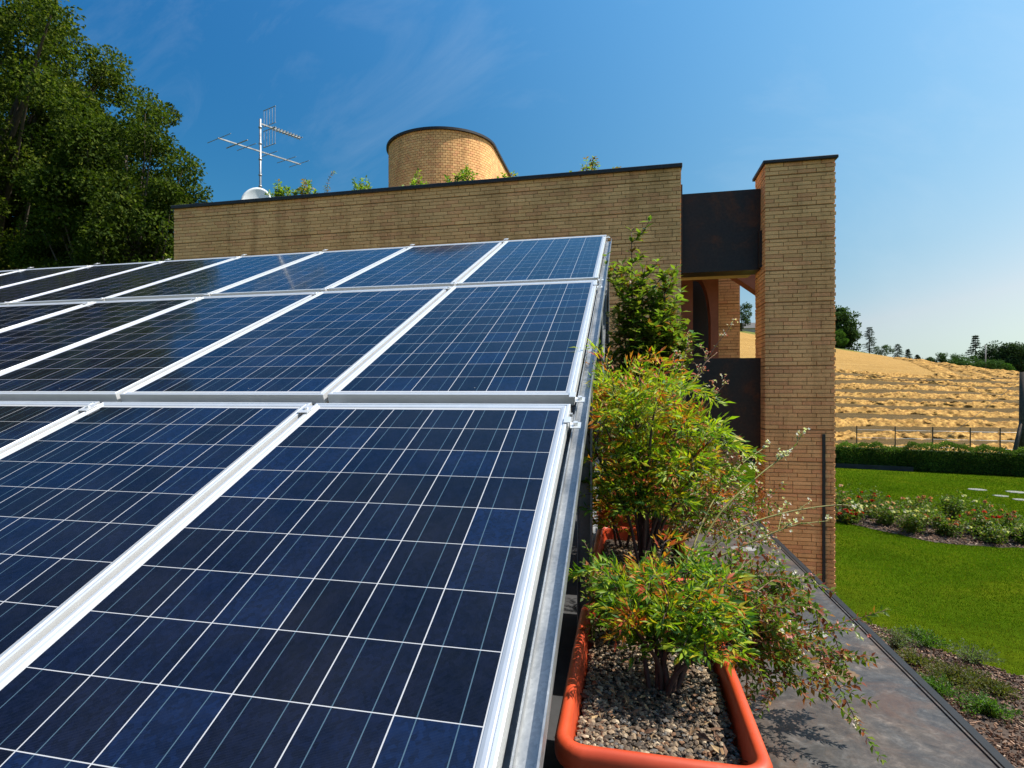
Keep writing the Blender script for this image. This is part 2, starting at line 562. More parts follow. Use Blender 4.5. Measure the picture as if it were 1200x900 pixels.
def cellmat():
    """polycrystalline cells under glass: 6 x 12 cells, two busbars each; lengths in metres, object space."""
    m, t, n, l, p = newmat('solar cells under glass')
    oc = objco(n)
    s = n.new("ShaderNodeSeparateXYZ")
    l.new(oc, s.inputs[0])
    cw, ch = 0.1545, 0.159
    x0, y0 = -0.507 + 0.0435, -2.0 + 0.046   # local origin: top centre of the panel; x across, -y down the slope
    u = math_(n, l, 'DIVIDE', math_(n, l, 'SUBTRACT', s.outputs[0], x0), cw)
    v = math_(n, l, 'DIVIDE', math_(n, l, 'SUBTRACT', s.outputs[1], y0), ch)
    fu, fv = math_(n, l, 'FRACT', u), math_(n, l, 'FRACT', v)
    iu, iv = math_(n, l, 'FLOOR', u), math_(n, l, 'FLOOR', v)

    def near(f, c, w):
        return math_(n, l, 'LESS_THAN', math_(n, l, 'ABSOLUTE', math_(n, l, 'SUBTRACT', f, c)), w)

    inside = math_(n, l, 'MULTIPLY', near(fu, 0.5, 0.5 - 0.0013 / cw), near(fv, 0.5, 0.5 - 0.0010 / ch))
    rng_ = math_(n, l, 'MULTIPLY', near(u, 3.0, 3.0), near(v, 6.0, 6.0))
    inside = math_(n, l, 'MULTIPLY', inside, rng_)
    bus = math_(n, l, 'MAXIMUM', near(fu, 0.26, 0.0068), near(fu, 0.74, 0.0068))
    # a different tone for each cell, and crystals inside it
    cb = n.new("ShaderNodeCombineXYZ")
    l.new(iu, cb.inputs[0])
    l.new(iv, cb.inputs[1])
    oi = n.new("ShaderNodeObjectInfo")
    l.new(math_(n, l, 'MULTIPLY', oi.outputs['Random'], 57.0), cb.inputs[2])
    wn = n.new("ShaderNodeTexWhiteNoise")
    l.new(cb.outputs[0], wn.inputs['Vector'])
    tone = ramp(n, l, wn.outputs['Value'], [(0.0, (0.0022, 0.0026, 0.0070)), (0.35, (0.0020, 0.0032, 0.0105)), (0.72, (0.0020, 0.0044, 0.0160)), (1.0, (0.0020, 0.0075, 0.0290))])
    wp = n.new("ShaderNodeVectorMath")
    wp.operation = 'ADD'
    l.new(oc, wp.inputs[0])
    l.new(cb.outputs[0], wp.inputs[1])
    vo = n.new("ShaderNodeTexVoronoi")
    vo.inputs['Scale'].default_value = 110
    l.new(wp.outputs[0], vo.inputs['Vector'])
    cr = ramp(n, l, vo.outputs['Color'], [(0.15, 0.72), (0.85, 1.35)])
    nb = noise(n, l, 9, 5, 0.7, wp.outputs[0], 0.4)
    nr = ramp(n, l, nb.outputs['Fac'], [(0.3, 0.80), (0.7, 1.25)])
    cell = mixc(n, l, 1.0, tone.outputs[0], cr.outputs[0], 'MULTIPLY')
    cell = mixc(n, l, 1.0, cell, nr.outputs[0], 'MULTIPLY')
    fing = math_(n, l, 'LESS_THAN', math_(n, l, 'FRACT', math_(n, l, 'MULTIPLY', v, 62.0)), 0.10)
    cell = mixc(n, l, math_(n, l, 'MULTIPLY', fing, 0.055), cell, (0.3, 0.34, 0.38))
    cell = mixc(n, l, math_(n, l, 'MULTIPLY', bus, 0.72), cell, (0.075, 0.13, 0.17))
    col = mixc(n, l, inside, (0.40, 0.40, 0.41), cell)
    # thin dust and a few specks on the glass
    d1 = noise(n, l, 3.0, 6, 0.7, oc)
    dr = ramp(n, l, d1.outputs['Fac'], [(0.35, 0.0), (0.8, 0.016)])
    col = mixc(n, l, dr.outputs[0], col, (0.42, 0.40, 0.36))
    sp = n.new("ShaderNodeTexVoronoi")
    sp.inputs['Scale'].default_value = 5.0
    l.new(wp.outputs[0] if False else oc, sp.inputs['Vector'])
    spk = math_(n, l, 'LESS_THAN', sp.outputs['Distance'], 0.013)
    col = mixc(n, l, math_(n, l, 'MULTIPLY', spk, 0.4), col, (0.5, 0.48, 0.44))
    l.new(col, p.inputs['Base Color'])
    p.inputs['Roughness'].default_value = 0.13
    p.inputs['IOR'].default_value = 1.30
    rr = ramp(n, l, d1.outputs['Fac'], [(0.3, 0.06), (0.75, 0.13)])
    l.new(rr.outputs[0], p.inputs['Roughness'])
    return m


M['cells'] = cellmat()
M['terracotta'] = plain('orange plastic planter', (0.45, 0.050, 0.012), 0.45, 0, 0.16, 7, 0.03)
_t = M['terracotta'].node_tree
_p = _t.nodes['Principled BSDF']
_oc = objco(_t.nodes)
_f = ramp(_t.nodes, _t.links, noise(_t.nodes, _t.links, 22, 8, 0.75, _oc, 1.0).outputs['Fac'], [(0.58, 0), (0.74, 0.3)])
_src = _p.inputs['Base Color'].links[0].from_socket
_t.links.new(mixc(_t.nodes, _t.links, _f.outputs[0], _src, (0.42, 0.17, 0.09)), _p.inputs['Base Color'])
_r = ramp(_t.nodes, _t.links, noise(_t.nodes, _t.links, 9, 6, 0.7, _oc).outputs['Fac'], [(0.3, 0.36), (0.7, 0.62)])
_t.links.new(_r.outputs[0], _p.inputs['Roughness'])
M['soil'] = plain('dark soil', (0.045, 0.032, 0.022), 0.95, 0, 0.4, 40, 0.8)


def vcolmat(name, rough=0.85, scale=60, amt=0.3, spec=0.3):
    m, t, n, l, p = newmat(name)
    oc = objco(n)
    nz_ = noise(n, l, scale, 4, 0.6, oc)
    r_ = ramp(n, l, nz_.outputs['Fac'], [(0.3, 1 - amt), (0.7, 1 + amt)])
    l.new(mixc(n, l, 1.0, attr(n), r_.outputs[0], 'MULTIPLY'), p.inputs['Base Color'])
    p.inputs['Roughness'].default_value = rough
    p.inputs['Specular IOR Level'].default_value = spec
    return m


M['stone'] = vcolmat('stones', 0.8, 200)
M['chips'] = vcolmat('bark chips', 0.85, 90)
M['grass'] = leafmat('grass blades', 0.9, 0.3, 0.0)
M['roof'] = plain('gravel roof', (0.33, 0.26, 0.18), 0.95, 0, 0.4, 60, 0.6)
M['painted_shade'] = plain('dark roof membrane', (0.03, 0.03, 0.032), 0.85, 0, 0.3, 12, 0.3)
M['paver'] = plain('weathered stone slab', (0.20, 0.195, 0.175), 0.9, 0, 0.25, 9, 0.3)
M['concrete'] = plain('pale concrete', (0.38, 0.36, 0.33), 0.9, 0, 0.15, 14, 0.2)
M['mastic'] = plain('grey mastic', (0.19, 0.18, 0.165), 0.8, 0, 0.3, 30, 0.2)
M['render_red'] = plain('red brown plaster', (0.27, 0.10, 0.06), 0.85, 0, 0.15, 6, 0.1)
M['cream'] = plain('cream soffit', (0.50, 0.36, 0.20), 0.85, 0, 0.1, 5)


def lawnmat():
    m, t, n, l, p = newmat('mown lawn')
    oc = objco(n)
    a = noise(n, l, 0.55, 5, 0.6, oc)
    b = noise(n, l, 6, 5, 0.65, oc)
    f = noise(n, l, 70, 5, 0.7, oc)
    c = ramp(n, l, a.outputs['Fac'], [(0.3, (0.036, 0.072, 0.003)), (0.5, (0.055, 0.094, 0.004)), (0.72, (0.090, 0.114, 0.005))])
    r1 = ramp(n, l, b.outputs['Fac'], [(0.3, 0.74), (0.7, 1.22)])
    r2 = ramp(n, l, f.outputs['Fac'], [(0.3, 0.6), (0.7, 1.35)])
    x = mixc(n, l, 1.0, c.outputs[0], r1.outputs[0], 'MULTIPLY')
    x = mixc(n, l, 1.0, x, r2.outputs[0], 'MULTIPLY')
    l.new(x, p.inputs['Base Color'])
    p.inputs['Roughness'].default_value = 0.95
    p.inputs['Specular IOR Level'].default_value = 0.0
    h = math_(n, l, 'ADD', f.outputs['Fac'], b.outputs['Fac'])
    bump(n, l, p, h, 0.9, 0.04)
    return m


M['lawn'] = lawnmat()


def fieldmat():
    m, t, n, l, p = newmat('harvested stubble')
    oc = objco(n)
    mp_ = n.new("ShaderNodeMapping")
    mp_.inputs['Rotation'].default_value = (0, 0, 0.08)
    mp_.inputs['Scale'].default_value = (0.10, 0.9, 0.3)
    l.new(oc, mp_.inputs[0])
    a = noise(n, l, 1.0, 5, 0.6, mp_.outputs[0])
    b = noise(n, l, 1.6, 6, 0.7, oc)
    f = noise(n, l, 9, 5, 0.7, oc)
    c = mixc(n, l, ramp(n, l, a.outputs['Fac'], [(0.35, 0), (0.65, 1)]).outputs[0], attr(n), mixc(n, l, 1.0, attr(n), (0.80, 0.76, 0.66), 'MULTIPLY'))
    r1 = ramp(n, l, b.outputs['Fac'], [(0.3, 0.80), (0.7, 1.15)])
    r2 = ramp(n, l, f.outputs['Fac'], [(0.3, 0.78), (0.7, 1.2)])
    c = mixc(n, l, 1.0, c, r1.outputs[0], 'MULTIPLY')
    c = mixc(n, l, 1.0, c, r2.outputs[0], 'MULTIPLY')
    l.new(c, p.inputs['Base Color'])
    p.inputs['Roughness'].default_value = 0.95
    p.inputs['Specular IOR Level'].default_value = 0.1
    bump(n, l, p, math_(n, l, 'ADD', b.outputs['Fac'], f.outputs['Fac']), 0.8, 0.15)
    return m


M['field'] = fieldmat()
M['straw'] = vcolmat('cut straw', 0.95, 5, 0.45, 0.05)
_n = M['straw'].node_tree
_x = noise(_n.nodes, _n.links, 3.2, 8, 0.75, objco(_n.nodes), 1.5)
bump(_n.nodes, _n.links, _n.nodes['Principled BSDF'], _x.outputs['Fac'], 0.8, 0.12)

# ------------------------------------------------------------------ ground, hill field, lawn, beds
GZ = -3.8


def hill(x, y):
    x = np.asarray(x, float); y = np.asarray(y, float)
    base = 19.3 - 0.22 * (x - 33)
    base = np.where(base < 3.0, 3.0 * np.exp((base - 3.0) / 6.0), base)
    base = np.minimum(base, 26.0)
    t = np.clip((y - 45) / 125, 0, 1)
    h = base * t ** 1.18
    far = np.clip((y - 172) / 250, 0, 1)
    h = h * (1 - 0.9 * far * far * (3 - 2 * far))
    return GZ - 0.06 + h + 0.10 * np.sin(x * 0.31 + y * 0.13) * np.clip((y - 45) / 30, 0, 1)


def grid(name, xs, ys, zf, m, colf=None):
    X, Y = np.meshgrid(xs, ys)
    Z = zf(X, Y)
    V = np.stack([X, Y, Z], -1).reshape(-1, 3)
    nx, ny = len(xs), len(ys)
    i = np.arange(nx - 1)[None, :] + (np.arange(ny - 1) * nx)[:, None]
    F = np.stack([i, i + 1, i + nx + 1, i + nx], -1).reshape(-1, 4)
    mb = MB()
    mb.add(V, F, colf(X, Y).reshape(-1, 3) if colf else None)
    return mb.build(name, m, smooth=True)


def fieldcol(X, Y):
    straw = np.array([0.38, 0.225, 0.068])
    soil = np.array([0.095, 0.065, 0.028])
    green = np.array([0.13, 0.15, 0.035])
    c = np.tile(straw, X.shape + (1,))
    low = np.clip((95 + 0.05 * X - Y) / 4, 0, 1)[..., None]          # between the rows the soil shows
    right = (np.clip((X - (42 + (Y - 93) * 0.388)) / 3, 0, 1) * np.clip((Y - 90) / 4, 0, 1))[..., None]
    c = c * (1 - 0.9 * np.maximum(low, right * 0.8)) + soil * 0.9 * np.maximum(low, right * 0.8)
    crest = np.clip((Y - (161 + 3 * np.sin(X * 0.1))) / 3, 0, 1)[..., None]
    c = c * (1 - crest) + green * crest
    foot = np.clip((45.5 - Y) / 1.2, 0, 1)[..., None]
    c = c * (1 - 0.6 * foot) + soil * 0.6 * foot
    out = (np.clip((np.abs(X - 40) - 130) / 10, 0, 1))[..., None]
    return c * (1 - out) + green * out


xs = np.concatenate([np.linspace(-900, -60, 24), np.linspace(-50, 130, 240), np.linspace(140, 900, 26)])
ys = np.concatenate([np.linspace(-500, 30, 12), np.linspace(40, 180, 220), np.linspace(186, 460, 50), np.linspace(520, 1800, 16)])
gobj = grid('field', xs, ys, lambda x, y: hill(x, y) - 0.02, M['field'], fieldcol)
struct(gobj, 'golden harvested stubble field rising to a hill crest', 'field')

lw = grid('lawn', np.linspace(-60, 70, 40), np.linspace(-30, 43.2, 40), lambda x, y: x * 0 + GZ, M['lawn'])
struct(lw, 'bright green mown lawn below the terrace', 'lawn')


def poly_sheet(name, pts, z, m, label, cat):
    mb = MB()
    mb.add([(x, y, z) for x, y in pts], [np.arange(len(pts))])
    return struct(mb.build(name, m), label, cat)


def wobble(pts, n=8, amp=0.06):
    P = bez(list(pts) + [pts[0]], n * len(pts))[:-1]
    return [(p[0] + rng.normal() * amp, p[1] + rng.normal() * amp) for p in P]


def inpoly(P, poly):
    poly = np.asarray(poly)
    x, y = P[:, 0], P[:, 1]
    ins = np.zeros(len(P), bool)
    j = len(poly) - 1
    for i in range(len(poly)):
        xi, yi = poly[i]; xj, yj = poly[j]
        c = ((yi > y) != (yj > y)) & (x < (xj - xi) * (y - yi) / (yj - yi + 1e-12) + xi)
        ins ^= c
        j = i
    return ins


M['mulch'] = plain('mulch soil', (0.055, 0.036, 0.026), 0.95, 0, 0.45, 25, 0.8)
bed_near = wobble([(1.05, 1.0), (6.6, 1.0), (6.3, 5.5), (5.75, 8.4), (5.15, 9.5), (4.55, 10.2), (4.05, 11.0), (3.0, 11.9), (1.9, 11.6), (1.2, 10.0)], 5, 0.03)
poly_sheet('mulch_bed', bed_near, GZ + 0.008, M['mulch'], 'dark bark mulch bed along the house wall', 'flower bed')
bed_rose = wobble([(4.2, 21.6), (6.06, 19.9), (7.6, 17.75), (9.2, 17.5), (10.6, 17.75), (10.9, 19.0), (9.2, 20.3), (7.4, 22.3), (5.0, 23.4)], 6, 0.04)
poly_sheet('rose_bed', bed_rose, GZ + 0.008, M['mulch'], 'mulched soil of the curved rose bed in the lawn', 'flower bed')


def chips(name, poly, n, z, label, box, sz=(0.02, 0.06)):
    P = np.stack([rng.uniform(box[0], box[1], n), rng.uniform(box[2], box[3], n)], 1)
    P = P[inpoly(P, poly)]
    n = len(P)
    P3 = np.column_stack([P, np.full(n, z) + rng.uniform(0, 0.025, n)])
    D = rdir(n); D[:, 2] *= 0.35
    N = rdir(n, 2.2)
    mb = MB()
    ln = rng.uniform(sz[0], sz[1], n)
    col = pick([(0.10, 0.055, 0.035), (0.16, 0.09, 0.055), (0.24, 0.15, 0.10), (0.06, 0.036, 0.026), (0.30, 0.22, 0.16)], n, [.3, .3, .18, .15, .07])
    Dn = D / np.linalg.norm(D, axis=1)[:, None]
    Sx = np.cross(Dn, N); Sx /= np.linalg.norm(Sx, axis=1)[:, None]
    w = (ln * rng.uniform(0.25, 0.5, n))[:, None]
    l_ = ln[:, None]
    up = np.cross(Sx, Dn) * 0.008
    a, b = P3 - Dn * l_ / 2, P3 + Dn * l_ / 2
    V = np.stack([a - Sx * w / 2, a + Sx * w / 2, b + Sx * w * .35, b - Sx * w * .4], 1)
    V = np.concatenate([V - up[:, None], V + up[:, None]], 1).reshape(-1, 3)
    f = np.array([(0, 3, 2, 1), (4, 5, 6, 7), (0, 1, 5, 4), (1, 2, 6, 5), (2, 3, 7, 6), (3, 0, 4, 7)])
    F = (f[None] + (np.arange(n) * 8)[:, None, None]).reshape(-1, 4)
    mb.add(V, F, np.repeat(col, 8, axis=0))
    o = mb.build(name, M['chips'])
    return struct(o, label, 'mulch', 'stuff')


chips('bark_chips', bed_near, 26000, GZ + 0.012, 'brown bark chips covering the bed beside the house', (1.1, 6.7, 3.5, 12))
chips('bark_chips', bed_rose, 9000, GZ + 0.012, 'purplish bark chips around the roses', (4, 11, 17, 23.6), (0.03, 0.09))


def grass(n, box, poly_out, h, name, label):
    P = np.stack([rng.uniform(box[0], box[1], n), rng.uniform(box[2], box[3], n)], 1)
    keep = np.ones(n, bool)
    for q in poly_out:
        keep &= ~inpoly(P, q)
    # only the part of the lawn that can be seen past the pillar
    az = np.arctan2(P[:, 0], P[:, 1])
    keep &= (az > 0.09) & (az < 0.56) & (P[:, 0] > 1.6)
    keep &= rng.random(n) < np.clip((37 - P[:, 1]) / 17, 0, 1)
    P = P[keep]
    n = len(P)
    d = np.hypot(P[:, 0], P[:, 1])
    P3 = np.column_stack([P, np.full(n, GZ)])
    D = rdir(n) * 0.55; D[:, 2] = 1.0
    N = rdir(n); N[:, 2] = 0
    k = np.clip(d / 12, 0.8, 2.6)
    patch = 0.5 + 0.5 * np.sin(P[:, 0] * 1.1 + 1.7 * np.sin(P[:, 1] * 0.7)) * np.sin(P[:, 1] * 0.9 + 1.3 * np.sin(P[:, 0] * 0.8))
    col = pick([(0.070, 0.128, 0.004), (0.105, 0.160, 0.006), (0.048, 0.098, 0.003), (0.17, 0.165, 0.016)], n, [.4, .3, .2, .1], 0.2)
    big = .5 + .5 * np.sin(P[:, 0] * .42 + P[:, 1] * .31 + 1.2 * np.sin(P[:, 1] * .5)) * np.cos(P[:, 1] * .37 - P[:, 0] * .2)
    mow = .5 + .5 * np.tanh(3 * np.sin((P[:, 0] * .55 + P[:, 1]) * 1.9))
    col *= (0.68 + 0.34 * patch + 0.22 * big + 0.13 * mow)[:, None]
    dry = np.clip((big * patch - .42) * 3, 0, .55)[:, None]
    col = col * (1 - dry) + np.array([.105, .11, .012]) * dry
    Dn = D / np.linalg.norm(D, axis=1)[:, None]
    Sx = np.cross(Dn, N); Sx /= np.linalg.norm(Sx, axis=1)[:, None] + 1e-9
    w = (0.0045 * k)[:, None]
    hh = (h * rng.uniform(0.6, 1.3, n))[:, None]
    V = np.stack([P3 - Sx * w, P3 + Sx * w, P3 + Dn * hh], 1).reshape(-1, 3)
    mb = MB()
    mb.add(V, np.arange(n * 3).reshape(-1, 3), np.repeat(col, 3, axis=0))
    return struct(mb.build(name, M['grass']), label, 'grass', 'stuff')


grass(620000, (1.6, 19, 7.5, 36), [bed_near, bed_rose], 0.034, 'grass', 'short green grass blades of the mown lawn')

# ------------------------------------------------------------------ brickwork
BUFF = np.array([(0.82, 0.475, 0.210), (0.85, 0.495, 0.225), (0.79, 0.445, 0.195), (0.81, 0.455, 0.205), (0.79, 0.405, 0.19)])
CO, BL, JT = 0.0600, 0.2580, 0.009


def brick_face(mb, o, ud, nd, length, z0, z1, bl=BL, band=8, ztop=None, prot=0.013, first=0, ragged=None, hdr=False):
    """courses of real bricks on a flat face; o = corner, ud = along, nd = outward; every 8th joint is raked deep."""
    ztop = z1 if ztop is None else ztop
    lo, hi, cs = [], [], []
    nc = int((ztop - z0) / CO)
    for k in range(nc):
        zt = ztop - k * CO
        zb = zt - CO + JT
        deep = (k + 5) % band == 0
        if deep:
            zt -= 0.013
        s = -bl * ((0.0, 0.5, 0.25, 0.75)[k % 4] if rnd.random() < .8 else rnd.choice([0, .5, .25, .75]))
        while s < length:
            e = min(s + bl - JT, length)
            b = max(s, 0.0)
            if e - b > 0.03:
                p = prot + rnd.uniform(-0.0014, 0.0014)
                e2 = e
                if ragged is not None and e >= length - 1e-6:
                    e2 = e + (ragged if k % 2 else 0.0) + rnd.uniform(-0.004, 0.006)
                A = np.array(o) + np.array(ud) * b
                B = np.array(o) + np.array(ud) * e2 + np.array(nd) * p
                A[2], B[2] = zb, zt
                lo.append(np.minimum(A, B)); hi.append(np.maximum(A, B))
                cs.append(BUFF[rnd.randrange(5)] * rnd.uniform(0.90, 1.08))
            s += bl
    if lo:
        mb.boxes(lo, hi, cs)


MORT = (0.40, 0.235, 0.11)
WY, WZ = 10.0, 3.55
WX0, WX1 = -8.43, 0.832

house = thing('brick_house', 'buff brick house wall with dark coping and roof tower behind the solar panels', 'house', (-4, WY, GZ))
house_loc = Vector((-4, WY, GZ))


def hpart(mb, name, m, parent=None, smooth=False):
    o = mb.build(name, m, None, smooth)
    p = parent or house
    o.parent = p
    o.matrix_parent_inverse.identity()
    base = house_loc if p is house else Vector((0, 0, 0))
    o.location = -base
    return o


mb = MB()
mb.box((WX0, WY, GZ), (WX1, WY + 0.35, WZ - 0.03), MORT)
mb.box((WX0, WY + 0.36, GZ), (WX0 + 0.35, 21.0, WZ - 0.03), MORT)
mb.box((WX1 - 0.35, WY + 0.36, GZ), (WX1, 11.6, WZ - 0.03), MORT)
brick_face(mb, (WX0 - 0.012, WY, 0), (1, 0, 0), (0, -1, 0), WX1 - WX0 + 0.024, -1.4, WZ - 0.03, ztop=WZ - 0.03)
brick_face(mb, (WX1, WY, 0), (0, 1, 0), (1, 0, 0), 1.6, -1.6, WZ - 0.03, ztop=WZ - 0.03)
facade = hpart(mb, 'facade_wall', M['brick'])

mb = MB()
mb.box((WX0 + 0.35, WY + 0.36, 3.1), (WX1 - 0.36, 21.0, 3.22))
hpart(mb, 'roof', M['roof'])
mb = MB()
mb.box((WX0 - 0.05, WY - 0.06, WZ - 0.03), (WX1 + 0.03, WY + 0.42, WZ + 0.035))
mb.box((WX0 - 0.05, WY + 0.424, WZ - 0.03), (WX0 + 0.40, 21.05, WZ + 0.035))
mb.box((WX1 - 0.40, WY + 0.424, WZ - 0.03), (WX1 + 0.03, 11.62, WZ + 0.035))
bevel(hpart(mb, 'coping', M['coping']), 0.008, 1)
mb = MB()
mb.box((WX0, WY - 0.06, -1.15), (-0.2, WY - 0.015, -0.86))
hpart(mb, 'plinth', M['concrete'])

# pillar
PX0, PX1, PY1 = 2.075, 3.010, 10.72
mb = MB()
PZ = WZ - 0.085
mb.box((PX0, WY, GZ), (PX1, PY1, PZ), MORT)
brick_face(mb, (PX0 - 0.012, WY, 0), (1, 0, 0), (0, -1, 0), PX1 - PX0 + 0.012, GZ, PZ, ztop=PZ, ragged=0.017)
brick_face(mb, (PX0, WY, 0), (0, 1, 0), (-1, 0, 0), PY1 - WY, GZ, PZ, ztop=PZ)
brick_face(mb, (PX1, WY, 0), (0, 1, 0), (1, 0, 0), PY1 - WY, GZ, PZ, ztop=PZ)
pillar = hpart(mb, 'pillar', M['brick'])
mb = MB()
mb.box((PX0 - 0.05, WY - 0.06, PZ), (PX1 + 0.045, PY1 + 0.05, PZ + 0.05))
bevel(hpart(mb, 'pillar_cap', M['coping'], pillar), 0.008, 1).location = (0, 0, 0)
mb = MB()
mb.beam((2.862, WY - 0.028, GZ), (2.862, WY - 0.028, -0.62), 0.040, 0.022, up=(0, 1, 0))
hpart(mb, 'slot_bar', M['black'], pillar).location = (0, 0, 0)

# steel panels bridging wall and pillar
SY = WY + 0.30
mb = MB()
mb.box((WX1 + 0.02, SY, 1.93), (PX0 - 0.015, SY + 0.03, 3.20))
mb.box((WX1 + 0.02, SY + 0.03, 1.93), (PX0 - 0.015, SY + 0.42, 1.96))
mb.box((WX1 + 0.004, SY - 0.12, 2.05), (WX1 + 0.05, SY - 0.02, 3.32))
mb.box((PX0 - 0.055, SY - 0.10, 1.95), (PX0 - 0.014, SY - 0.003, 2.52))
hpart(mb, 'upper_steel_panel', M['steel'])
mb = MB()
mb.box((WX1 + 0.02, SY, -0.88), (PX0 - 0.015, SY + 0.03, 0.545))
mb.box((WX1 + 0.02, SY + 0.034, -0.88), (PX0 - 0.015, SY + 1.2, -0.80))
hpart(mb, 'lower_steel_panel', M['steel'])
mb = MB()
mb.box((WX1 + 0.02, SY + 0.43, 1.985), (PX0 - 0.02, SY + 1.0, 2.03))
hpart(mb, 'soffit', M['cream'])
# loggia behind: red wall with an arched opening, back pier, spandrel
LY = 12.9
xa, xb, xc, xd = at(782, LY), at(812, LY), at(833, LY), at(842, LY)
ztop, zs, zb_ = 2.62, 1.30, -1.0
arch = [(xb, zb_), (xb, 2.30)]
for i in range(9):
    a = PI / 2 * (1 - i / 8)
    arch.append((xc - (xc - xb) * .75 + (xc - xb) * .75 * math.cos(a), zs + (2.30 - zs) * math.sin(a)))
arch += [(xc, zb_)]
ring = [(xa, zb_), (xa, ztop), (xd, ztop), (xd, zb_)] + arch[::-1]
V = [(x, LY, z) for x, z in ring] + [(x, LY + 0.35, z) for x, z in ring]
k = len(ring)
mb = MB()
mb.add(V, [np.arange(k)[::-1], np.arange(k) + k] + [np.array([i, (i + 1) % k, (i + 1) % k + k, i + k]) for i in range(k)])
hpart(mb, 'loggia_wall', M['render_red'])
mb = MB()
mb.box((xa, LY + 0.6, zb_), (xd, LY + 0.9, ztop))  # black slab paints the darkness of the opening behind the arch
hpart(mb, 'doorway_dark', M['black'])
mb = MB()
bx0, bx1 = at(841, 13.6), at(867, 13.6)
mb.box((bx0, 13.6, GZ), (bx1, 14.3, 3.0), MORT)
brick_face(mb, (bx0, 13.6, 0), (1, 0, 0), (0, -1, 0), bx1 - bx0, -1.2, 3.0, ztop=3.0)
hpart(mb, 'back_pier', M['brick'])
mb = MB()
GY = 12.5
V2 = [(at(858, GY), GY, 2.26), (at(905, GY), GY, 2.26), (at(905, GY), GY, 1.72)]
mb.add(V2 + [(x, y + 0.35, z) for x, y, z in V2], [np.array(q) for q in ((0, 1, 2), (3, 5, 4), (0, 3, 4, 1), (1, 4, 5, 2), (2, 5, 3, 0))])
mb.box((0.3, GY, 2.263), (at(905, GY), GY + 0.35, 3.2))
hpart(mb, 'spandrel', M['render_red'])

# stair tower: half cylinder with straight flanks running back
TX, TY, TR, TZ = -4.91, 16.0, 1.452, 6.60
mb = MB()
n_ = 48
nc = int((TZ - 3.2) / 0.064)
cir = []
pr = [(TX - TR + 0.012, TY + 4)] + [(TX + (TR - 0.012) * math.cos(PI + PI * i / n_), TY + (TR - 0.012) * math.sin(PI + PI * i / n_)) for i in range(n_ + 1)] + [(TX + TR - 0.012, TY + 4)]
V = [(x, y, 3.2) for x, y in pr] + [(x, y, TZ) for x, y in pr]
k = len(pr)
mb.add(V, [np.array([i, i + 1, i + 1 + k, i + k]) for i in range(k - 1)] + [np.array([k - 1, 0, k, 2 * k - 1]), np.arange(k) + k], MORT)
hb = 0.122
nb = int(PI * TR / hb)
V, F, cs = [], [], []
q = 0
for kk in range(nc):
    zt = TZ - kk * 0.064
    zb = zt - 0.064 + 0.010
    for i in range(-1, nb + 1):
        a0 = PI + (i + 0.5 * (kk % 2)) * hb / TR
        a1 = a0 + (hb - 0.010) / TR
        a0, a1 = max(a0, PI), min(a1, 2 * PI)
        if a1 - a0 < 0.01:
            continue
        r1 = TR + rnd.uniform(-.002, .002)
        r0 = TR - 0.02
        for z in (zb, zt):
            for a, r in ((a0, r1), (a1, r1), (a1, r0), (a0, r0)):
                V.append((TX + r * math.cos(a), TY + r * math.sin(a), z))
        F += [tuple(q + j for j in f) for f in ((0, 3, 2, 1), (4, 5, 6, 7), (0, 1, 5, 4), (1, 2, 6, 5), (2, 3, 7, 6), (3, 0, 4, 7))]
        cs += [BUFF[rnd.randrange(5)] * rnd.uniform(0.9, 1.1)] * 8
        q += 8
mb.add(V, np.array(F), np.array(cs))
brick_face(mb, (TX + TR - 0.012, TY, 0), (0, 1, 0), (1, 0, 0), 4.0, 3.2, TZ, bl=0.244, band=999, ztop=TZ)
tower = hpart(mb, 'stair_tower', M['brick'])
mb = MB()
RR = TR + 0.06
pr = [(TX - RR, TY + 4.05)] + [(TX + RR * math.cos(PI + PI * i / 64), TY + RR * math.sin(PI + PI * i / 64)) for i in range(65)] + [(TX + RR, TY + 4.05)]
k = len(pr)
V = [(x, y, TZ + 0.002) for x, y in pr] + [(x, y, TZ + 0.06) for x, y in pr]
mb.add(V, [np.array([i, i + 1, i + 1 + k, i + k]) for i in range(k - 1)] + [np.array([k - 1, 0, k, 2 * k - 1]), np.arange(k) + k, np.arange(k)[::-1]])
hpart(mb, 'tower_coping', M['coping'], tower).location = (0, 0, 0)

# ------------------------------------------------------------------ terrace edge: wall with metal capping
LZ, LX0, LX1 = -1.0, -0.13, 0.995
terr = thing('terrace_wall', 'terrace wall with a mottled grey metal capping beside the planters', 'wall', (0, 0, 0))
mb = MB()
mb.box((LX0, -2.0, -1.02), (LX1 - 0.029, WY - 0.05, LZ))
mb.build('metal_capping', M['ledge'], terr)
mb = MB()
mb.box((LX1 - 0.022, -2.0, -1.06), (LX1 + 0.010, WY - 0.05, LZ + 0.008))
bevel(mb.build('edge_trim', M['trim'], terr), 0.003, 1)
mb = MB()
mb.box((LX1 - 0.0285, -2.0, -1.03), (LX1 - 0.0225, WY - 0.05, LZ + 0.005))  # thin raised lip added to draw the highlight line along the trim
mb.build('highlight_lip', M['ledge'], terr)
mb = MB()
mb.box((LX0, -2.0, GZ), (LX1 - 0.06, WY - 0.05, -1.07), MORT)
brick_face(mb, (LX1 - 0.06, -2.0, 0), (0, 1, 0), (1, 0, 0), 11.9, GZ, -1.07, ztop=-1.07)
mb.build('wall', M['brick'], terr)
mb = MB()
mb.box((-9.0, -2.0, -1.2), (LX0 - 0.003, 5.78, -1.12))  # dark sheet: the array's shade is put into the roof colour
ro = mb.build('flat_roof', M['painted_shade'])
struct(ro, 'flat roof under the solar panels with their shade painted dark', 'roof')
mb = MB()
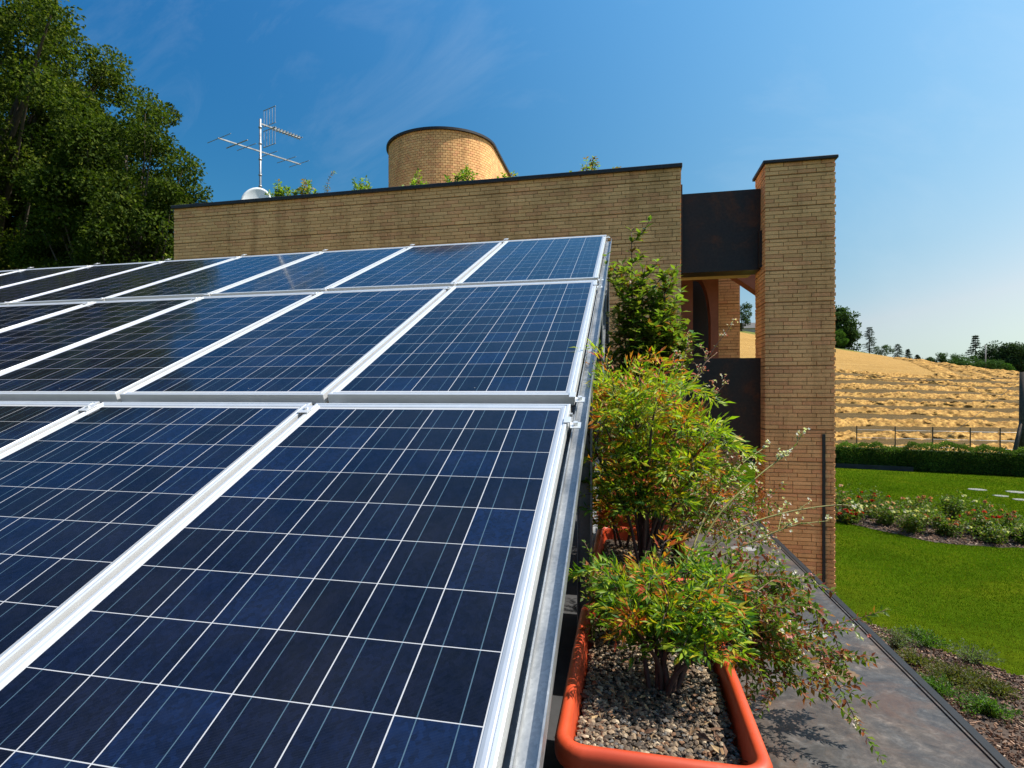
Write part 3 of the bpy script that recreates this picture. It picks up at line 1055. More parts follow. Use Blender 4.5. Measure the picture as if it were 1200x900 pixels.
mb.box((-9.0, 5.782, -1.2), (LX0 - 0.003, WY - 0.07, -1.11))  # gravel kept pale here to bounce warm sunlight onto the brick wall
ro = mb.build('bounce_gravel_roof', M['roof'])
struct(ro, 'pale gravel strip of the flat roof added to bounce light onto the brick wall', 'roof')
for (hx, hy) in ((0.735, 2.78), (0.735, 4.18)):
    mb = MB()
    prof = [(0.062, 0.0), (0.050, 0.003), (0.030, 0.008), (0.019, 0.012), (0.015, 0.011), (0.013, -0.004)]
    n_ = 22
    V = [((r * (1.25 if r > .03 else 1.0) * (1 + .10 * math.sin(3 * j + r * 40))) * math.cos(2 * PI * j / n_), r * (1 + .1 * math.cos(2 * j)) * math.sin(2 * PI * j / n_), z) for r, z in prof for j in range(n_)]
    F = [(i * n_ + j, i * n_ + (j + 1) % n_, (i + 1) * n_ + (j + 1) % n_, (i + 1) * n_ + j) for i in range(len(prof) - 1) for j in range(n_)]
    mb.add(V, np.array(F))
    hole = mb.build('fixing_point', M['mastic'], terr, True, (hx, hy, LZ + 0.001))
    mb = MB()
    mb.tube([(0, 0, -0.004), (0, 0, 0.006)], 0.0135, 16)
    mb.build('hole', M['black'], hole)

# ------------------------------------------------------------------ solar array
TAU = 0.3873
P0 = Vector((-0.184, 2.134, -0.057))           # upper right corner of the nearest row
PL, PW, PITCH, GAP = 2.0, 0.994, 1.0138, 0.086
su = Vector((0, math.cos(TAU), math.sin(TAU)))
sn = Vector((0, -math.sin(TAU), math.cos(TAU)))


def panel_frame_mesh():
    mb = MB()
    hw = PW / 2
    prof = [(0.0, -0.042), (0.0, 0.0), (0.004, 0.0012), (0.011, 0.0012), (0.0125, -0.0015), (0.0155, -0.0015), (0.017, 0.0012), (0.024, 0.0), (0.031, -0.003), (0.031, -0.006)]
    k = len(prof)
    V = []
    for cx, cy in ((-1, -1), (1, -1), (1, 1), (-1, 1)):
        for a, z in prof:
            V.append((cx * (hw - a), (-PL / 2) + cy * (PL / 2 - a), z))
    F = []
    for c in range(4):
        d = (c + 1) % 4
        for i in range(k - 1):
            F.append((c * k + i, d * k + i, d * k + i + 1, c * k + i + 1))
    mb.add(V, np.array(F))
    return mb


ORD = ['', 'second', 'third', 'fourth', 'fifth', 'sixth', 'seventh', 'eighth', 'ninth']
proto = None
ROWS = [('nearest', 0, 4), ('middle', 1, 7), ('topmost', 2, 9)]
for rname, ri, ncol in ROWS:
    for c in range(ncol):
        top = P0 + su * (ri * (PL + GAP) + 0.046)
        loc = top + Vector((-PW / 2 - c * PITCH - (0.006 if ri == 0 else 0.0), 0, 0))
        first = 'blue solar panel at the right end of the %s row' % rname
        lab = first if c == 0 else 'blue solar panel, %s from the right end of the %s row' % (ORD[c], rname)
        if proto is None:
            r_ = thing('solar_panel', lab, 'solar panel', loc, 'solar panels on the tilted array')
            fr = panel_frame_mesh().build('frame', M['alu'], r_)
            mb = MB()
            hw = PW / 2 - 0.03
            mb.box((-hw, -PL + 0.03, -0.030), (hw, -0.03, -0.0045))
            gl = mb.build('cell_glass', M['cells'], r_)
            proto = (r_, fr, gl)
        else:
            r_ = proto[0].copy()
            C.objects.link(r_)
            r_['label'] = lab
            for ch in proto[1:]:
                cc_ = ch.copy()
                C.objects.link(cc_)
                cc_.parent = r_
        jig = Vector((0, 0, rnd.uniform(-0.0015, 0.0015)))
        r_.location = loc + jig
        r_.rotation_euler = (TAU + rnd.uniform(-.0012, .0012), rnd.uniform(-.0012, .0012), 0)

rack = thing('mounting_rack', 'galvanised steel rack carrying the tilted solar panels', 'rack', (P0.x, P0.y, -1.0))
rl = Vector((P0.x, P0.y, -1.0))


def rpart(mb, name, m, smooth=False):
    o = mb.build(name, m, rack, smooth)
    o.location = -rl
    return o


def slope_pt(x, s, h):
    return Vector((x, P0.y, P0.z)) + su * s + sn * h


S0, S1 = -2.0, 2 * (PL + GAP) + 0.09
def channel(x, w):
    """open C-channel running up the slope; its two lips point upward."""
    mb = MB()
    a, b = slope_pt(x, S0, -0.075), slope_pt(x, S1, -0.075)
    mb.beam(a, b, w, 0.004, up=sn)
    for sgn in (-1, 1):
        o_ = Vector((sgn * (w / 2 - 0.002), 0, 0)) + sn * 0.0165
        mb.beam(a + o_, b + o_, 0.004, 0.029, up=sn)
    return mb
mb = channel(P0.x + 0.029, 0.046)
mb.beam(slope_pt(P0.x + 0.029, S0, -0.100), slope_pt(P0.x + 0.029, S1, -0.100), 0.036, 0.044, up=sn)
mb.beam(slope_pt(P0.x - 0.022, S0, -0.104), slope_pt(P0.x - 0.022, S1, -0.104), 0.058, 0.036, up=sn)
rpart(mb, 'edge_beam', M['galv'])
for c in range(1, 9):
    mb = MB()
    x = P0.x - c * PITCH + 0.010
    mb.beam(slope_pt(x, S0, -0.085), slope_pt(x, S1, -0.085), 0.06, 0.05, up=sn)
    rpart(mb, 'rafter', M['galv'])
for s in (-0.0 + 0.003, PL + GAP + 0.003):
    mb = MB()
    for dz, w in ((-0.050, 0.10), (-0.024, 0.012)):
        mb.beam(slope_pt(P0.x + 0.004, s, dz), slope_pt(P0.x - 9.1, s, dz), w, 0.010, up=sn)
    rpart(mb, 'cross_rail', M['galv'])
for (px_, py_) in ((-0.168, 2.62), (-0.172, 3.92), (-0.178, 5.72)):
    zt = P0.z + (py_ - P0.y) * math.tan(TAU) - 0.10
    mb = MB()
    for dx, dy, w, h in ((0, 0.028, 0.062, 0.005), (-0.029, 0, 0.005, 0.052), (0.029, 0, 0.005, 0.052)):
        mb.box((px_ + dx - w / 2, py_ + dy - h / 2, -1.12), (px_ + dx + w / 2, py_ + dy + h / 2, zt))
    mb.box((px_ + 0.0245, py_ - 0.046, -1.12), (px_ + 0.0315, py_ - 0.0265, zt))
    rpart(mb, 'post', M['galv'])
    for ox in (3.0, 6.0):
        mb = MB()
        mb.box((px_ - ox - .025, py_ + 0.05, -1.12), (px_ - ox + .025, py_ + 0.1, zt))
        rpart(mb, 'post', M['galv'])
mb = MB()
mb.beam((-0.15, 2.75, -0.98), (-0.17, 5.6, 1.1), 0.03, 0.03)
rpart(mb, 'brace', M['galv'])


def clamp(x, s, end):
    """folded clip over the frame edge with its bolt."""
    mb = MB()
    if end:
        mb.beam(slope_pt(x - 0.006, s - 0.022, 0.004), slope_pt(x - 0.006, s + 0.022, 0.004), 0.020, 0.003, up=sn)
        mb.beam(slope_pt(x + 0.0045, s - 0.022, -0.006), slope_pt(x + 0.0045, s + 0.022, -0.006), 0.003, 0.022, up=sn)
        mb.beam(slope_pt(x + 0.022, s - 0.022, -0.016), slope_pt(x + 0.022, s + 0.022, -0.016), 0.034, 0.003, up=sn)
        mb.tube([slope_pt(x + 0.022, s, -0.014), slope_pt(x + 0.022, s, -0.003)], 0.0085, 6)
    else:
        mb.beam(slope_pt(x, s - 0.032, 0.005), slope_pt(x, s + 0.032, 0.005), 0.042, 0.003, up=sn)
        mb.tube([slope_pt(x, s, 0.0066), slope_pt(x, s, 0.013)], 0.008, 6)
    return mb


for s in (-0.10, 0.12, PL + GAP - 0.10, PL + GAP + 0.12, 2 * (PL + GAP) - 0.03):
    rpart(clamp(P0.x, s, True), 'panel_clamp', M['alu'])
for c in range(1, 8):
    for ri in range(3):
        for s in ((ri * (PL + GAP) - 0.03), ((ri + 1) * (PL + GAP) - GAP - PL + 0.12) if ri else None):
            if s is None or (ri == 0 and c > 3) or (ri == 1 and c > 6):
                continue
            rpart(clamp(P0.x - c * PITCH + 0.010, s, False), 'panel_clamp', M['alu'])

# ------------------------------------------------------------------ planters
def rounded(hx, hy, r, n=5):
    out = []
    for cx, cy, a0 in ((hx - r, hy - r, 0), (-hx + r, hy - r, 90), (-hx + r, -hy + r, 180), (hx - r, -hy + r, 270)):
        for i in range(n + 1):
            a = R(a0 + 90 * i / n)
            out.append((cx + r * math.cos(a), cy + r * math.sin(a)))
    return out


def planter_mesh(hx, hy, h):
    """open trough: outer wall, rounded rolled rim, inner wall, floor."""
    prof = [(-0.035, 0.0), (-0.012, h - 0.055), (-0.012, h - 0.050), (0.0, h - 0.047), (0.0035, h - 0.036), (0.0035, h - 0.014), (-0.002, h - 0.004), (-0.009, h), (-0.018, h - 0.001), (-0.0235, h - 0.006), (-0.025, h - 0.02), (-0.034, h - 0.12), (-0.046, 0.05)]
    mb = MB()
    V = []
    for off, z in prof:
        r = 0.055 + off * 0.6
        for x, y in rounded(hx + off, hy + off, max(r, 0.012)):
            V.append((x, y, z))
    k = 24
    F = [(i * k + j, i * k + (j + 1) % k, (i + 1) * k + (j + 1) % k, (i + 1) * k + j) for i in range(len(prof) - 1) for j in range(k)]
    mb.add(V, np.array(F))
    mb.f.append([np.arange(k) + (len(prof) - 1) * k, np.arange(k)[::-1]])
    return mb


PLZ = LZ + 0.002
PH = 0.325
RIM = PLZ + PH


def pebbles(n, hx, hy, z, smin, smax):
    base = np.array([(1, 0, 0), (-1, 0, 0), (0, 1, 0), (0, -1, 0), (0, 0, 1), (0, 0, -1), (.6, .6, .5), (-.6, .6, .5), (.6, -.6, .5), (-.6, -.6, .5)], float)
    f = np.array([(4, 6, 7), (4, 8, 6), (4, 9, 8), (4, 7, 9), (0, 6, 8), (2, 7, 6), (1, 9, 7), (3, 8, 9), (0, 2, 6), (2, 1, 7), (1, 3, 9), (3, 0, 8), (5, 2, 0), (5, 1, 2), (5, 3, 1), (5, 0, 3)])
    mb = MB()
    P = np.column_stack([rng.uniform(-hx, hx, n), rng.uniform(-hy, hy, n), np.zeros(n)])
    P[:, 2] = z + 0.012 * np.sin(P[:, 0] * 13) * np.cos(P[:, 1] * 9) + rng.uniform(-0.004, 0.010, n)
    sc = rng.uniform(smin, smax, (n, 1)) * rng.uniform(0.6, 1.25, (n, 3))
    a = rng.uniform(0, 2 * PI, n)
    V = base[None] * sc[:, None] * rng.uniform(0.8, 1.2, (n, 10, 1))
    ca, sa = np.cos(a)[:, None], np.sin(a)[:, None]
    V = np.stack([V[..., 0] * ca - V[..., 1] * sa, V[..., 0] * sa + V[..., 1] * ca, V[..., 2] * 0.7], -1) + P[:, None]
    F = (f[None] + (np.arange(n) * 10)[:, None, None]).reshape(-1, 3)
    col = pick([(0.21, 0.15, 0.095), (0.105, 0.075, 0.052), (0.05, 0.038, 0.028), (0.32, 0.25, 0.17), (0.11, 0.10, 0.09), (0.16, 0.085, 0.045)], n, [.25, .27, .2, .08, .1, .1])
    mb.add(V.reshape(-1, 3), F, np.repeat(col, 10, axis=0))
    return mb


HX, HY = 0.197, 0.42
PCX = 0.063
planters = []
plab = ['orange plastic trough planter full of gravel, nearest the camera', 'orange trough planter, second along the row, under the tall nandina',
        'orange trough planter, third along the row beside the rack post', 'orange trough planter at the far end under the laurel shrub']
for i, y in enumerate((1.58, 2.72, 3.86, 4.98)):
    t = thing('planter', plab[i], 'planter', (PCX, y, PLZ), 'orange planters along the terrace wall')
    if i == 0:
        pm = planter_mesh(HX, HY, PH).build('trough', M['terracotta'], t, True)
        mb = MB()
        X, Y = np.meshgrid(np.linspace(-HX + .04, HX - .04, 24), np.linspace(-HY + .04, HY - .04, 40))
        Z = PH - 0.062 + 0.012 * np.sin(X * 13) * np.cos(Y * 9) - 0.01
        V = np.stack([X, Y, Z], -1).reshape(-1, 3)
        ii = np.arange(23)[None, :] + (np.arange(39) * 24)[:, None]
        mb.add(V, np.stack([ii, ii + 1, ii + 25, ii + 24], -1).reshape(-1, 4))
        sm = mb.build('soil', M['soil'], t, True)
        gm = pebbles(8200, HX - .037, HY - .037, PH - 0.066, 0.0036, 0.0088).build('gravel', M['stone'], t)
        gm['kind'] = 'stuff'
        mb = MB()
        n = 260
        P = np.column_stack([rng.uniform(-HX + .045, HX - .045, n), rng.uniform(-HY + .05, HY - .05, n), np.full(n, PH - .054)]) + rng.uniform(0, .008, (n, 1)) * np.array([0, 0, 1])
        ln = rng.uniform(.012, .04, n)
        D_ = rdir(n); D_[:, 2] *= .25
        leaves(mb, P, D_, rdir(n, 1.6), ln, ln * rng.uniform(.12, .4, n), pick([(.20, .12, .06), (.13, .07, .04), (.30, .20, .10), (.08, .05, .03)], n), .1)
        lm = mb.build('leaf_litter', M['chips'], t)
        lm['kind'] = 'stuff'
        src = (pm, sm, gm, lm)
    else:
        for ch in src:
            c_ = ch.copy()
            C.objects.link(c_)
            c_.parent = t
            if i % 2:
                c_.scale = (-1, 1, 1) if ch is gm else (1, 1, 1)
SOIL = RIM - 0.065

# ------------------------------------------------------------------ plants in the planters
NAND = [(0.095, 0.185, 0.014), (0.20, 0.29, 0.014), (0.30, 0.36, 0.018), (0.045, 0.12, 0.022), (0.38, 0.31, 0.02), (0.46, 0.17, 0.02), (0.42, 0.075, 0.03)]


def nandina(name, label, x, y, canes, nodes, red=0.10, ll=(0.032, 0.056), cat='shrub', weights=None, rmul=1.0):
    """heavenly bamboo: bare canes, airy sprays of narrow leaflets towards the tops."""
    t = thing(name, label, cat, (x, y, SOIL), 'shrubs growing in the planters')
    st, lf = MB(), MB()
    P, D, N, L, Wd, Cc = [], [], [], [], [], []
    w0 = weights or [.25, .26, .18, .13, .10]
    for (tx, ty, h, start) in canes:
        bx, by = rnd.uniform(-.025, .025), rnd.uniform(-.03, .03)
        pts = bez([(bx, by, -0.03), (bx + tx * .25 + rnd.uniform(-.02, .02), by + ty * .25, h * .4), (bx + tx * .6, by + ty * .6 + rnd.uniform(-.02, .02), h * .75), (tx, ty, h)], 15)
        st.tube(pts, np.linspace(0.0105 if h > .6 else 0.0075, 0.003, len(pts)), 7)
        m_ = len(pts)
        for k in range(nodes):
            f = start + (1 - start) * (k + rnd.random()) / nodes
            c = pts[min(m_ - 1, int(f * (m_ - 1)))]
            for a_ in range(rnd.choice([1, 2, 2])):
                az = rnd.uniform(0, 2 * PI)
                ln = rnd.uniform(0.11, 0.27) * rmul * (1.0 - 0.25 * f)
                rise = rnd.uniform(0.3, 1.1) + 1.2 * f * rnd.random()
                dv = np.array([math.cos(az), math.sin(az), 0])
                rach = bez([c, c + dv * ln * .5 + np.array([0, 0, ln * rise * .55]), c + dv * ln + np.array([0, 0, ln * (rise * .55 - .12)])], 8)
                st.tube(rach, np.linspace(0.0016, 0.0007, len(rach)), 4, cap=False)
                tipred = rnd.random() < (red * (0.35 + 1.5 * f * f))
                yel = rnd.random()
                for j in range(2, len(rach)):
                    q = rach[j]
                    tan = rach[j] - rach[j - 1]
                    tan /= np.linalg.norm(tan)
                    side = np.cross(tan, (0, 0, 1.0))
                    side /= np.linalg.norm(side) + 1e-9
                    for sg in (-1, 1, 0):
                        if sg == 0 and j < len(rach) - 1:
                            continue
                        pd = side * sg * .8 + tan * .8 + np.array([rnd.uniform(-.2, .2), rnd.uniform(-.2, .2), rnd.uniform(-.1, .6)])
                        pd /= np.linalg.norm(pd)
                        ps = np.cross(pd, rdir(1, .6)[0]); ps /= np.linalg.norm(ps) + 1e-9
                        pl = rnd.uniform(.035, .075) * rmul * (1 - .45 * j / len(rach))
                        for fz, sd_ in ((.30, 1), (.42, -1), (.66, 1), (.80, -1), (1.0, 0)):
                            if rnd.random() < .16:
                                continue
                            d = pd * rnd.uniform(.8, 1.3) + ps * sd_ * rnd.uniform(.4, .9) + np.array([0, 0, rnd.uniform(-.35, .3)])
                            P.append(q + pd * pl * fz); D.append(d)
                            N.append(rdir(1, .9)[0])
                            l_ = rnd.uniform(*ll) * (1.1 if sd_ == 0 else 1)
                            L.append(l_); Wd.append(l_ * rnd.uniform(.20, .30))
                            if tipred and rnd.random() < .7:
                                cc = NAND[rnd.choice([4, 5, 5, 6])]
                            else:
                                cc = NAND[rnd.choices(range(5), w0)[0]]
                                if f < .6 and rnd.random() < .4:
                                    cc = NAND[rnd.choice([0, 3])]
                            Cc.append(np.array(cc) * rnd.uniform(.75, 1.2))
    leaves(lf, np.array(P), np.array(D), np.array(N), np.array(L), np.array(Wd), np.array(Cc), 0.12)
    st.build('stem', M['stem'], t, True)
    lf.build('foliage', M['leaf'], t, True)
    return t


def sprig_plant(name, label, x, y, branches, leafcol, lw_, flower=0.0, fcol=None, ll=(0.014, 0.024), wid=.5, stemm='dry_stem', gap=0.016, twigs=6, cat='shrub', bare=0.0, z=None, twl=(0.08, 0.2), bend=(-.3, .6)):
    """arching branches with twigs, small opposite leaves and flower clusters."""
    t = thing(name, label, cat, (x, y, SOIL if z is None else z), 'shrubs growing in the planters' if z is None else None)
    st, lf, fl = MB(), MB(), MB()
    P, D, N, L, Wd, Cc = [], [], [], [], [], []
    FP = []
    for br in branches:
        pts = bez(br, 24)
        st.tube(pts, np.linspace(0.0045, 0.0014, len(pts)), 6)
        lines = [(pts, bare)]
        for k in range(twigs):
            i = rnd.randrange(int(len(pts) * (0.25 + bare * .5)), len(pts) - 1)
            tan = pts[i + 1] - pts[i]
            tan /= np.linalg.norm(tan)
            d = tan * rnd.uniform(.5, 1) + np.array([rnd.uniform(-.8, .8), rnd.uniform(-.8, .8), rnd.uniform(*bend)])
            d /= np.linalg.norm(d)
            ln = rnd.uniform(*twl)
            tw = bez([pts[i], pts[i] + d * ln * .55 + np.array([0, 0, .01]), pts[i] + d * ln + np.array([0, 0, rnd.uniform(-.02, .03)])], 10)
            st.tube(tw, np.linspace(0.0018, 0.0008, len(tw)), 4, cap=False)
            lines.append((tw, 0.1))
        for ln_, b0 in lines:
            seg = np.linalg.norm(np.diff(ln_, axis=0), axis=1)
            tot = seg.sum()
            cum = np.concatenate([[0], np.cumsum(seg)])
            s = tot * b0 + .01
            flip = 0
            while s < tot:
                i = min(len(seg) - 1, np.searchsorted(cum, s) - 1)
                q = ln_[i] + (ln_[i + 1] - ln_[i]) * ((s - cum[i]) / (seg[i] + 1e-9))
                tan = (ln_[i + 1] - ln_[i]) / (seg[i] + 1e-9)
                a = flip * PI / 2 + rnd.uniform(-.4, .4)
                A = np.cross(tan, (0.1, .2, 1.0)); A /= np.linalg.norm(A) + 1e-9
                B = np.cross(tan, A)
                for sg in (0, PI):
                    d = (A * math.cos(a + sg) + B * math.sin(a + sg)) + tan * rnd.uniform(.35, .9)
                    P.append(q); D.append(d)
                    N.append(tan * -.5 + np.array([0, 0, .9]) + np.array([rnd.uniform(-.4, .4), rnd.uniform(-.4, .4), 0]))
                    l_ = rnd.uniform(*ll)
                    L.append(l_); Wd.append(l_ * wid * rnd.uniform(.85, 1.15))
                    kk = rnd.choices(range(len(leafcol)), lw_)[0]
                    Cc.append(np.array(leafcol[kk]) * rnd.uniform(.75, 1.25))
                flip ^= 1
                s += gap * rnd.uniform(.7, 1.35)
            if rnd.random() < flower:
                FP.append((ln_[-1], ln_[-1] - ln_[-3]))
            if rnd.random() < flower * .6:
                FP.append((ln_[len(ln_) // 2], ln_[-1] - ln_[-3]))
    leaves(lf, np.array(P), np.array(D), np.array(N), np.array(L), np.array(Wd), np.array(Cc), 0.08)
    st.build('stem', M[stemm], t, True)
    lf.build('foliage', M['leaf'], t, True)
    single = 0 < len(FP) <= 60
    groups_ = [[q] for q in FP] if single else ([FP] if FP else [])
    for FP_ in groups_:
        P, D, N, L, Cc = [], [], [], [], []
        fl = MB()
        for c, tn in FP_:
            for q in range(rnd.choice([3, 5, 7])):
                o_ = np.array(c) + np.array([rnd.gauss(0, .010), rnd.gauss(0, .010), rnd.gauss(.004, .010)])
                ax = np.array([rnd.uniform(-1, 1), rnd.uniform(-1, 1), rnd.uniform(-.2, 1)])
                ax /= np.linalg.norm(ax)
                A = np.cross(ax, (.3, .5, .8)); A /= np.linalg.norm(A)
                B = np.cross(ax, A)
                cc = np.array(fcol[rnd.randrange(len(fcol))])
                for k in range(5):
                    a = 2 * PI * k / 5
                    P.append(o_); D.append(ax * .7 + A * math.cos(a) + B * math.sin(a))
                    N.append(ax); L.append(rnd.uniform(.006, .011)); Cc.append(cc * rnd.uniform(.85, 1.1))
        L = np.array(L)
        leaves(fl, np.array(P), np.array(D), np.array(N), L, L * .7, np.array(Cc), 0.0)
        fl.build('flower_cluster' if single else 'flowers', M['petal'], t)
    return t


# nearest planter: low nandina on several dark stems
nandina('nandina', 'low bright green nandina shrub with dark stems in the nearest orange planter', 0.080, 1.54,
        [(-.06, -.02, .17, .35), (.03, -.06, .22, .40), (.10, .03, .21, .35), (-.02, .08, .26, .40), (.15, -.06, .16, .40), (-.10, .07, .20, .40), (.07, .12, .25, .40), (.17, .08, .23, .4), (-.05, .14, .22, .4)], 7, 0.10, (0.018, 0.034), rmul=.66, weights=[.34, .28, .14, .18, .06])
sprig_plant('abelia', 'small leaved abelia spilling over the left side of the nearest planter behind the nandina', -0.02, 1.88,
            [[(0, 0, 0), (rnd.uniform(-.06, .05), rnd.uniform(-.08, .08), rnd.uniform(.08, .14)), (rnd.uniform(-.13, .12), rnd.uniform(-.18, .12), rnd.uniform(.06, .24))] for _ in range(13)],
            [(0.085, 0.145, 0.016), (0.15, 0.19, 0.022), (0.06, .11, .015), (.25, .09, .03)], [.4, .25, .25, .1], 0.0, None, (0.012, 0.022), .55, twigs=9, gap=.011, twl=(.05, .13), bend=(-.2, .7))
# second planter: taller, yellow-green with orange tips
nandina('nandina', 'tall yellow green nandina shrub with orange tips and a dark stem behind the nearest planter', 0.08, 2.62,
        [(-.16, -.06, .60, .25), (-.06, .02, .70, .22), (.04, -.10, .72, .50), (.15, .04, .66, .35), (.27, -.02, .56, .35), (-.02, .16, .68, .2), (.36, .06, .52, .4), (-.24, .03, .54, .35), (.12, .18, .62, .2), (-.13, .10, .78, .5), (.22, -.12, .48, .3), (.02, .26, .55, .15)], 8, 0.22, (0.026, 0.048), rmul=1.22, weights=[.14, .32, .30, .06, .18])
nandina('nandina', 'nandina shrub with orange red shoots beside the rack post in the third planter', 0.03, 3.70,
        [(-.10, .0, .78, .4), (.05, .05, .84, .45), (.12, -.10, .66, .4), (-.06, .12, .72, .4), (.20, .1, .6, .4)], 8, 0.45, (0.034, 0.06))
nandina('nandina', 'small red leaved nandina low against the galvanised post', -0.03, 2.98,
        [(-.08, -.02, .26, .2), (.0, .03, .34, .2), (.04, -.06, .22, .2)], 6, 1.2, (0.03, 0.05), rmul=.7)

ABEL = [(0.085, 0.145, 0.016), (0.25, 0.075, 0.025), (0.15, 0.19, 0.022), (0.19, 0.045, 0.025), (0.30, 0.14, 0.03)]
PINK = [(0.62, 0.52, 0.48), (0.58, 0.28, 0.26), (0.68, 0.62, 0.56), (0.48, 0.13, 0.11)]
sprig_plant('abelia', 'drooping abelia shrub with reddish leaves hanging over the metal capping', 0.17, 1.90,
            [[(0, 0, 0), (.14, .02, .10), (.28, .06, .06), (.40, .08, -.06), (.47, .02, -.20)],
             [(0, 0, 0), (.12, .06, .16), (.26, .12, .16), (.42, .16, .05), (.48, .16, -.10)],
             [(0, 0, 0), (.10, -.02, .14), (.22, -.04, .10), (.32, -.03, -.02), (.40, -.02, -.14)],
             [(0, 0, 0), (.08, .10, .14), (.20, .18, .15), (.32, .22, .06)],
             [(0, 0, 0), (.16, .10, .06), (.30, .16, .02), (.44, .20, -.10)],
             [(0, 0, 0), (.10, .02, .13), (.18, .04, .16), (.30, .06, .10)],
             [(0, 0, 0), (.15, .12, .16), (.32, .22, .12), (.46, .28, .0)],
             [(0, 0, 0), (.14, -.06, .08), (.24, -.08, .02), (.31, -.07, -.10)]] +
            [[(0, 0, 0), (rnd.uniform(.06, .16), rnd.uniform(-.12, .14), rnd.uniform(.02, .11)), (rnd.uniform(.16, .36), rnd.uniform(-.16, .22), rnd.uniform(-.16, .06))] for _ in range(18)],
            ABEL, [.46, .14, .24, .08, .08], 0.12, PINK, (0.015, 0.027), .5, twigs=12, gap=.0105, twl=(.06, .17), bend=(-.1, .8))
sprig_plant('abelia', 'abelia shrub with clusters of pink and white flowers behind the tall nandina', 0.20, 3.05,
            [[(0, 0, 0), (.10, .0, .20), (.22, .02, .30), (.36, .04, .26)],
             [(0, 0, 0), (.08, .1, .26), (.18, .2, .40), (.32, .26, .40)],
             [(0, 0, 0), (.16, -.06, .16), (.30, -.12, .18), (.42, -.16, .08)],
             [(0, 0, 0), (.02, -.02, .28), (.10, -.04, .46), (.22, -.06, .52)],
             [(0, 0, 0), (.14, .12, .12), (.28, .22, .14), (.42, .30, .02)],
             [(0, 0, 0), (.05, .12, .26), (.10, .24, .44), (.22, .34, .52)],
             [(0, 0, 0), (.18, .02, .10), (.32, .02, .08), (.46, .04, -.04)],
             [(0, 0, 0), (.10, -.12, .20), (.20, -.22, .30), (.34, -.30, .26)]] +
            [[(0, 0, 0), (rnd.uniform(.04, .18), rnd.uniform(-.3, .3), rnd.uniform(.10, .26)), (rnd.uniform(.16, .44), rnd.uniform(-.45, .45), rnd.uniform(.02, .40))] for _ in range(12)],
            ABEL, [.45, .18, .22, .08, .07], 0.62, PINK, (0.016, 0.028), .5, twigs=10, gap=.016)
WHITE = [(0.72, 0.70, 0.66), (0.66, 0.58, 0.54)]
sprig_plant('flowering_sprigs', 'long thin yellow green shoots with white flowers reaching over the metal capping', 0.22, 2.45,
            [[(0, 0, .05), (.18, .05, .20), (.36, .10, .27), (.56, .14, .305), (.66, .15, .30)],
             [(0, 0, .05), (.14, .10, .26), (.30, .20, .40), (.44, .28, .50), (.50, .31, .58)],
             [(0, 0, .05), (.20, .02, .15), (.38, .04, .235), (.52, .06, .26)],
             [(0, 0, .05), (.10, .14, .26), (.24, .30, .42), (.38, .44, .50)]],
            [(0.16, 0.2, 0.03), (0.10, 0.14, 0.02)], [.6, .4], 0.9, WHITE, (0.012, 0.022), .42, 'green_stem', .07, 4, bare=.55, twl=(.03, .08))
sprig_plant('flowering_sprigs', 'thin dry upright sprigs with pale flowers in front of the dark steel panel', 0.22, 3.95,
            [[(0, 0, .2), (.04, .05, .6), (.14, .10, .95), (.17, .12, 1.10)],
             [(0, 0, .2), (.12, .05, .65), (.30, .12, .98), (.43, .16, 1.16)],
             [(0, 0, .2), (.10, .10, .62), (.26, .20, .90), (.36, .26, 1.0)],
             [(0, 0, .2), (-.02, .0, .5), (.02, .0, .82), (.10, .02, .98)],
             [(0, 0, .1), (.12, .0, .45), (.28, .0, .68), (.38, .02, .80)]],
            [(0.16, 0.15, 0.04), (0.22, 0.10, 0.05)], [.6, .4], 0.8, PINK, (0.014, 0.026), .42, 'dry_stem', .06, 5, bare=.35, twl=(.04, .10))


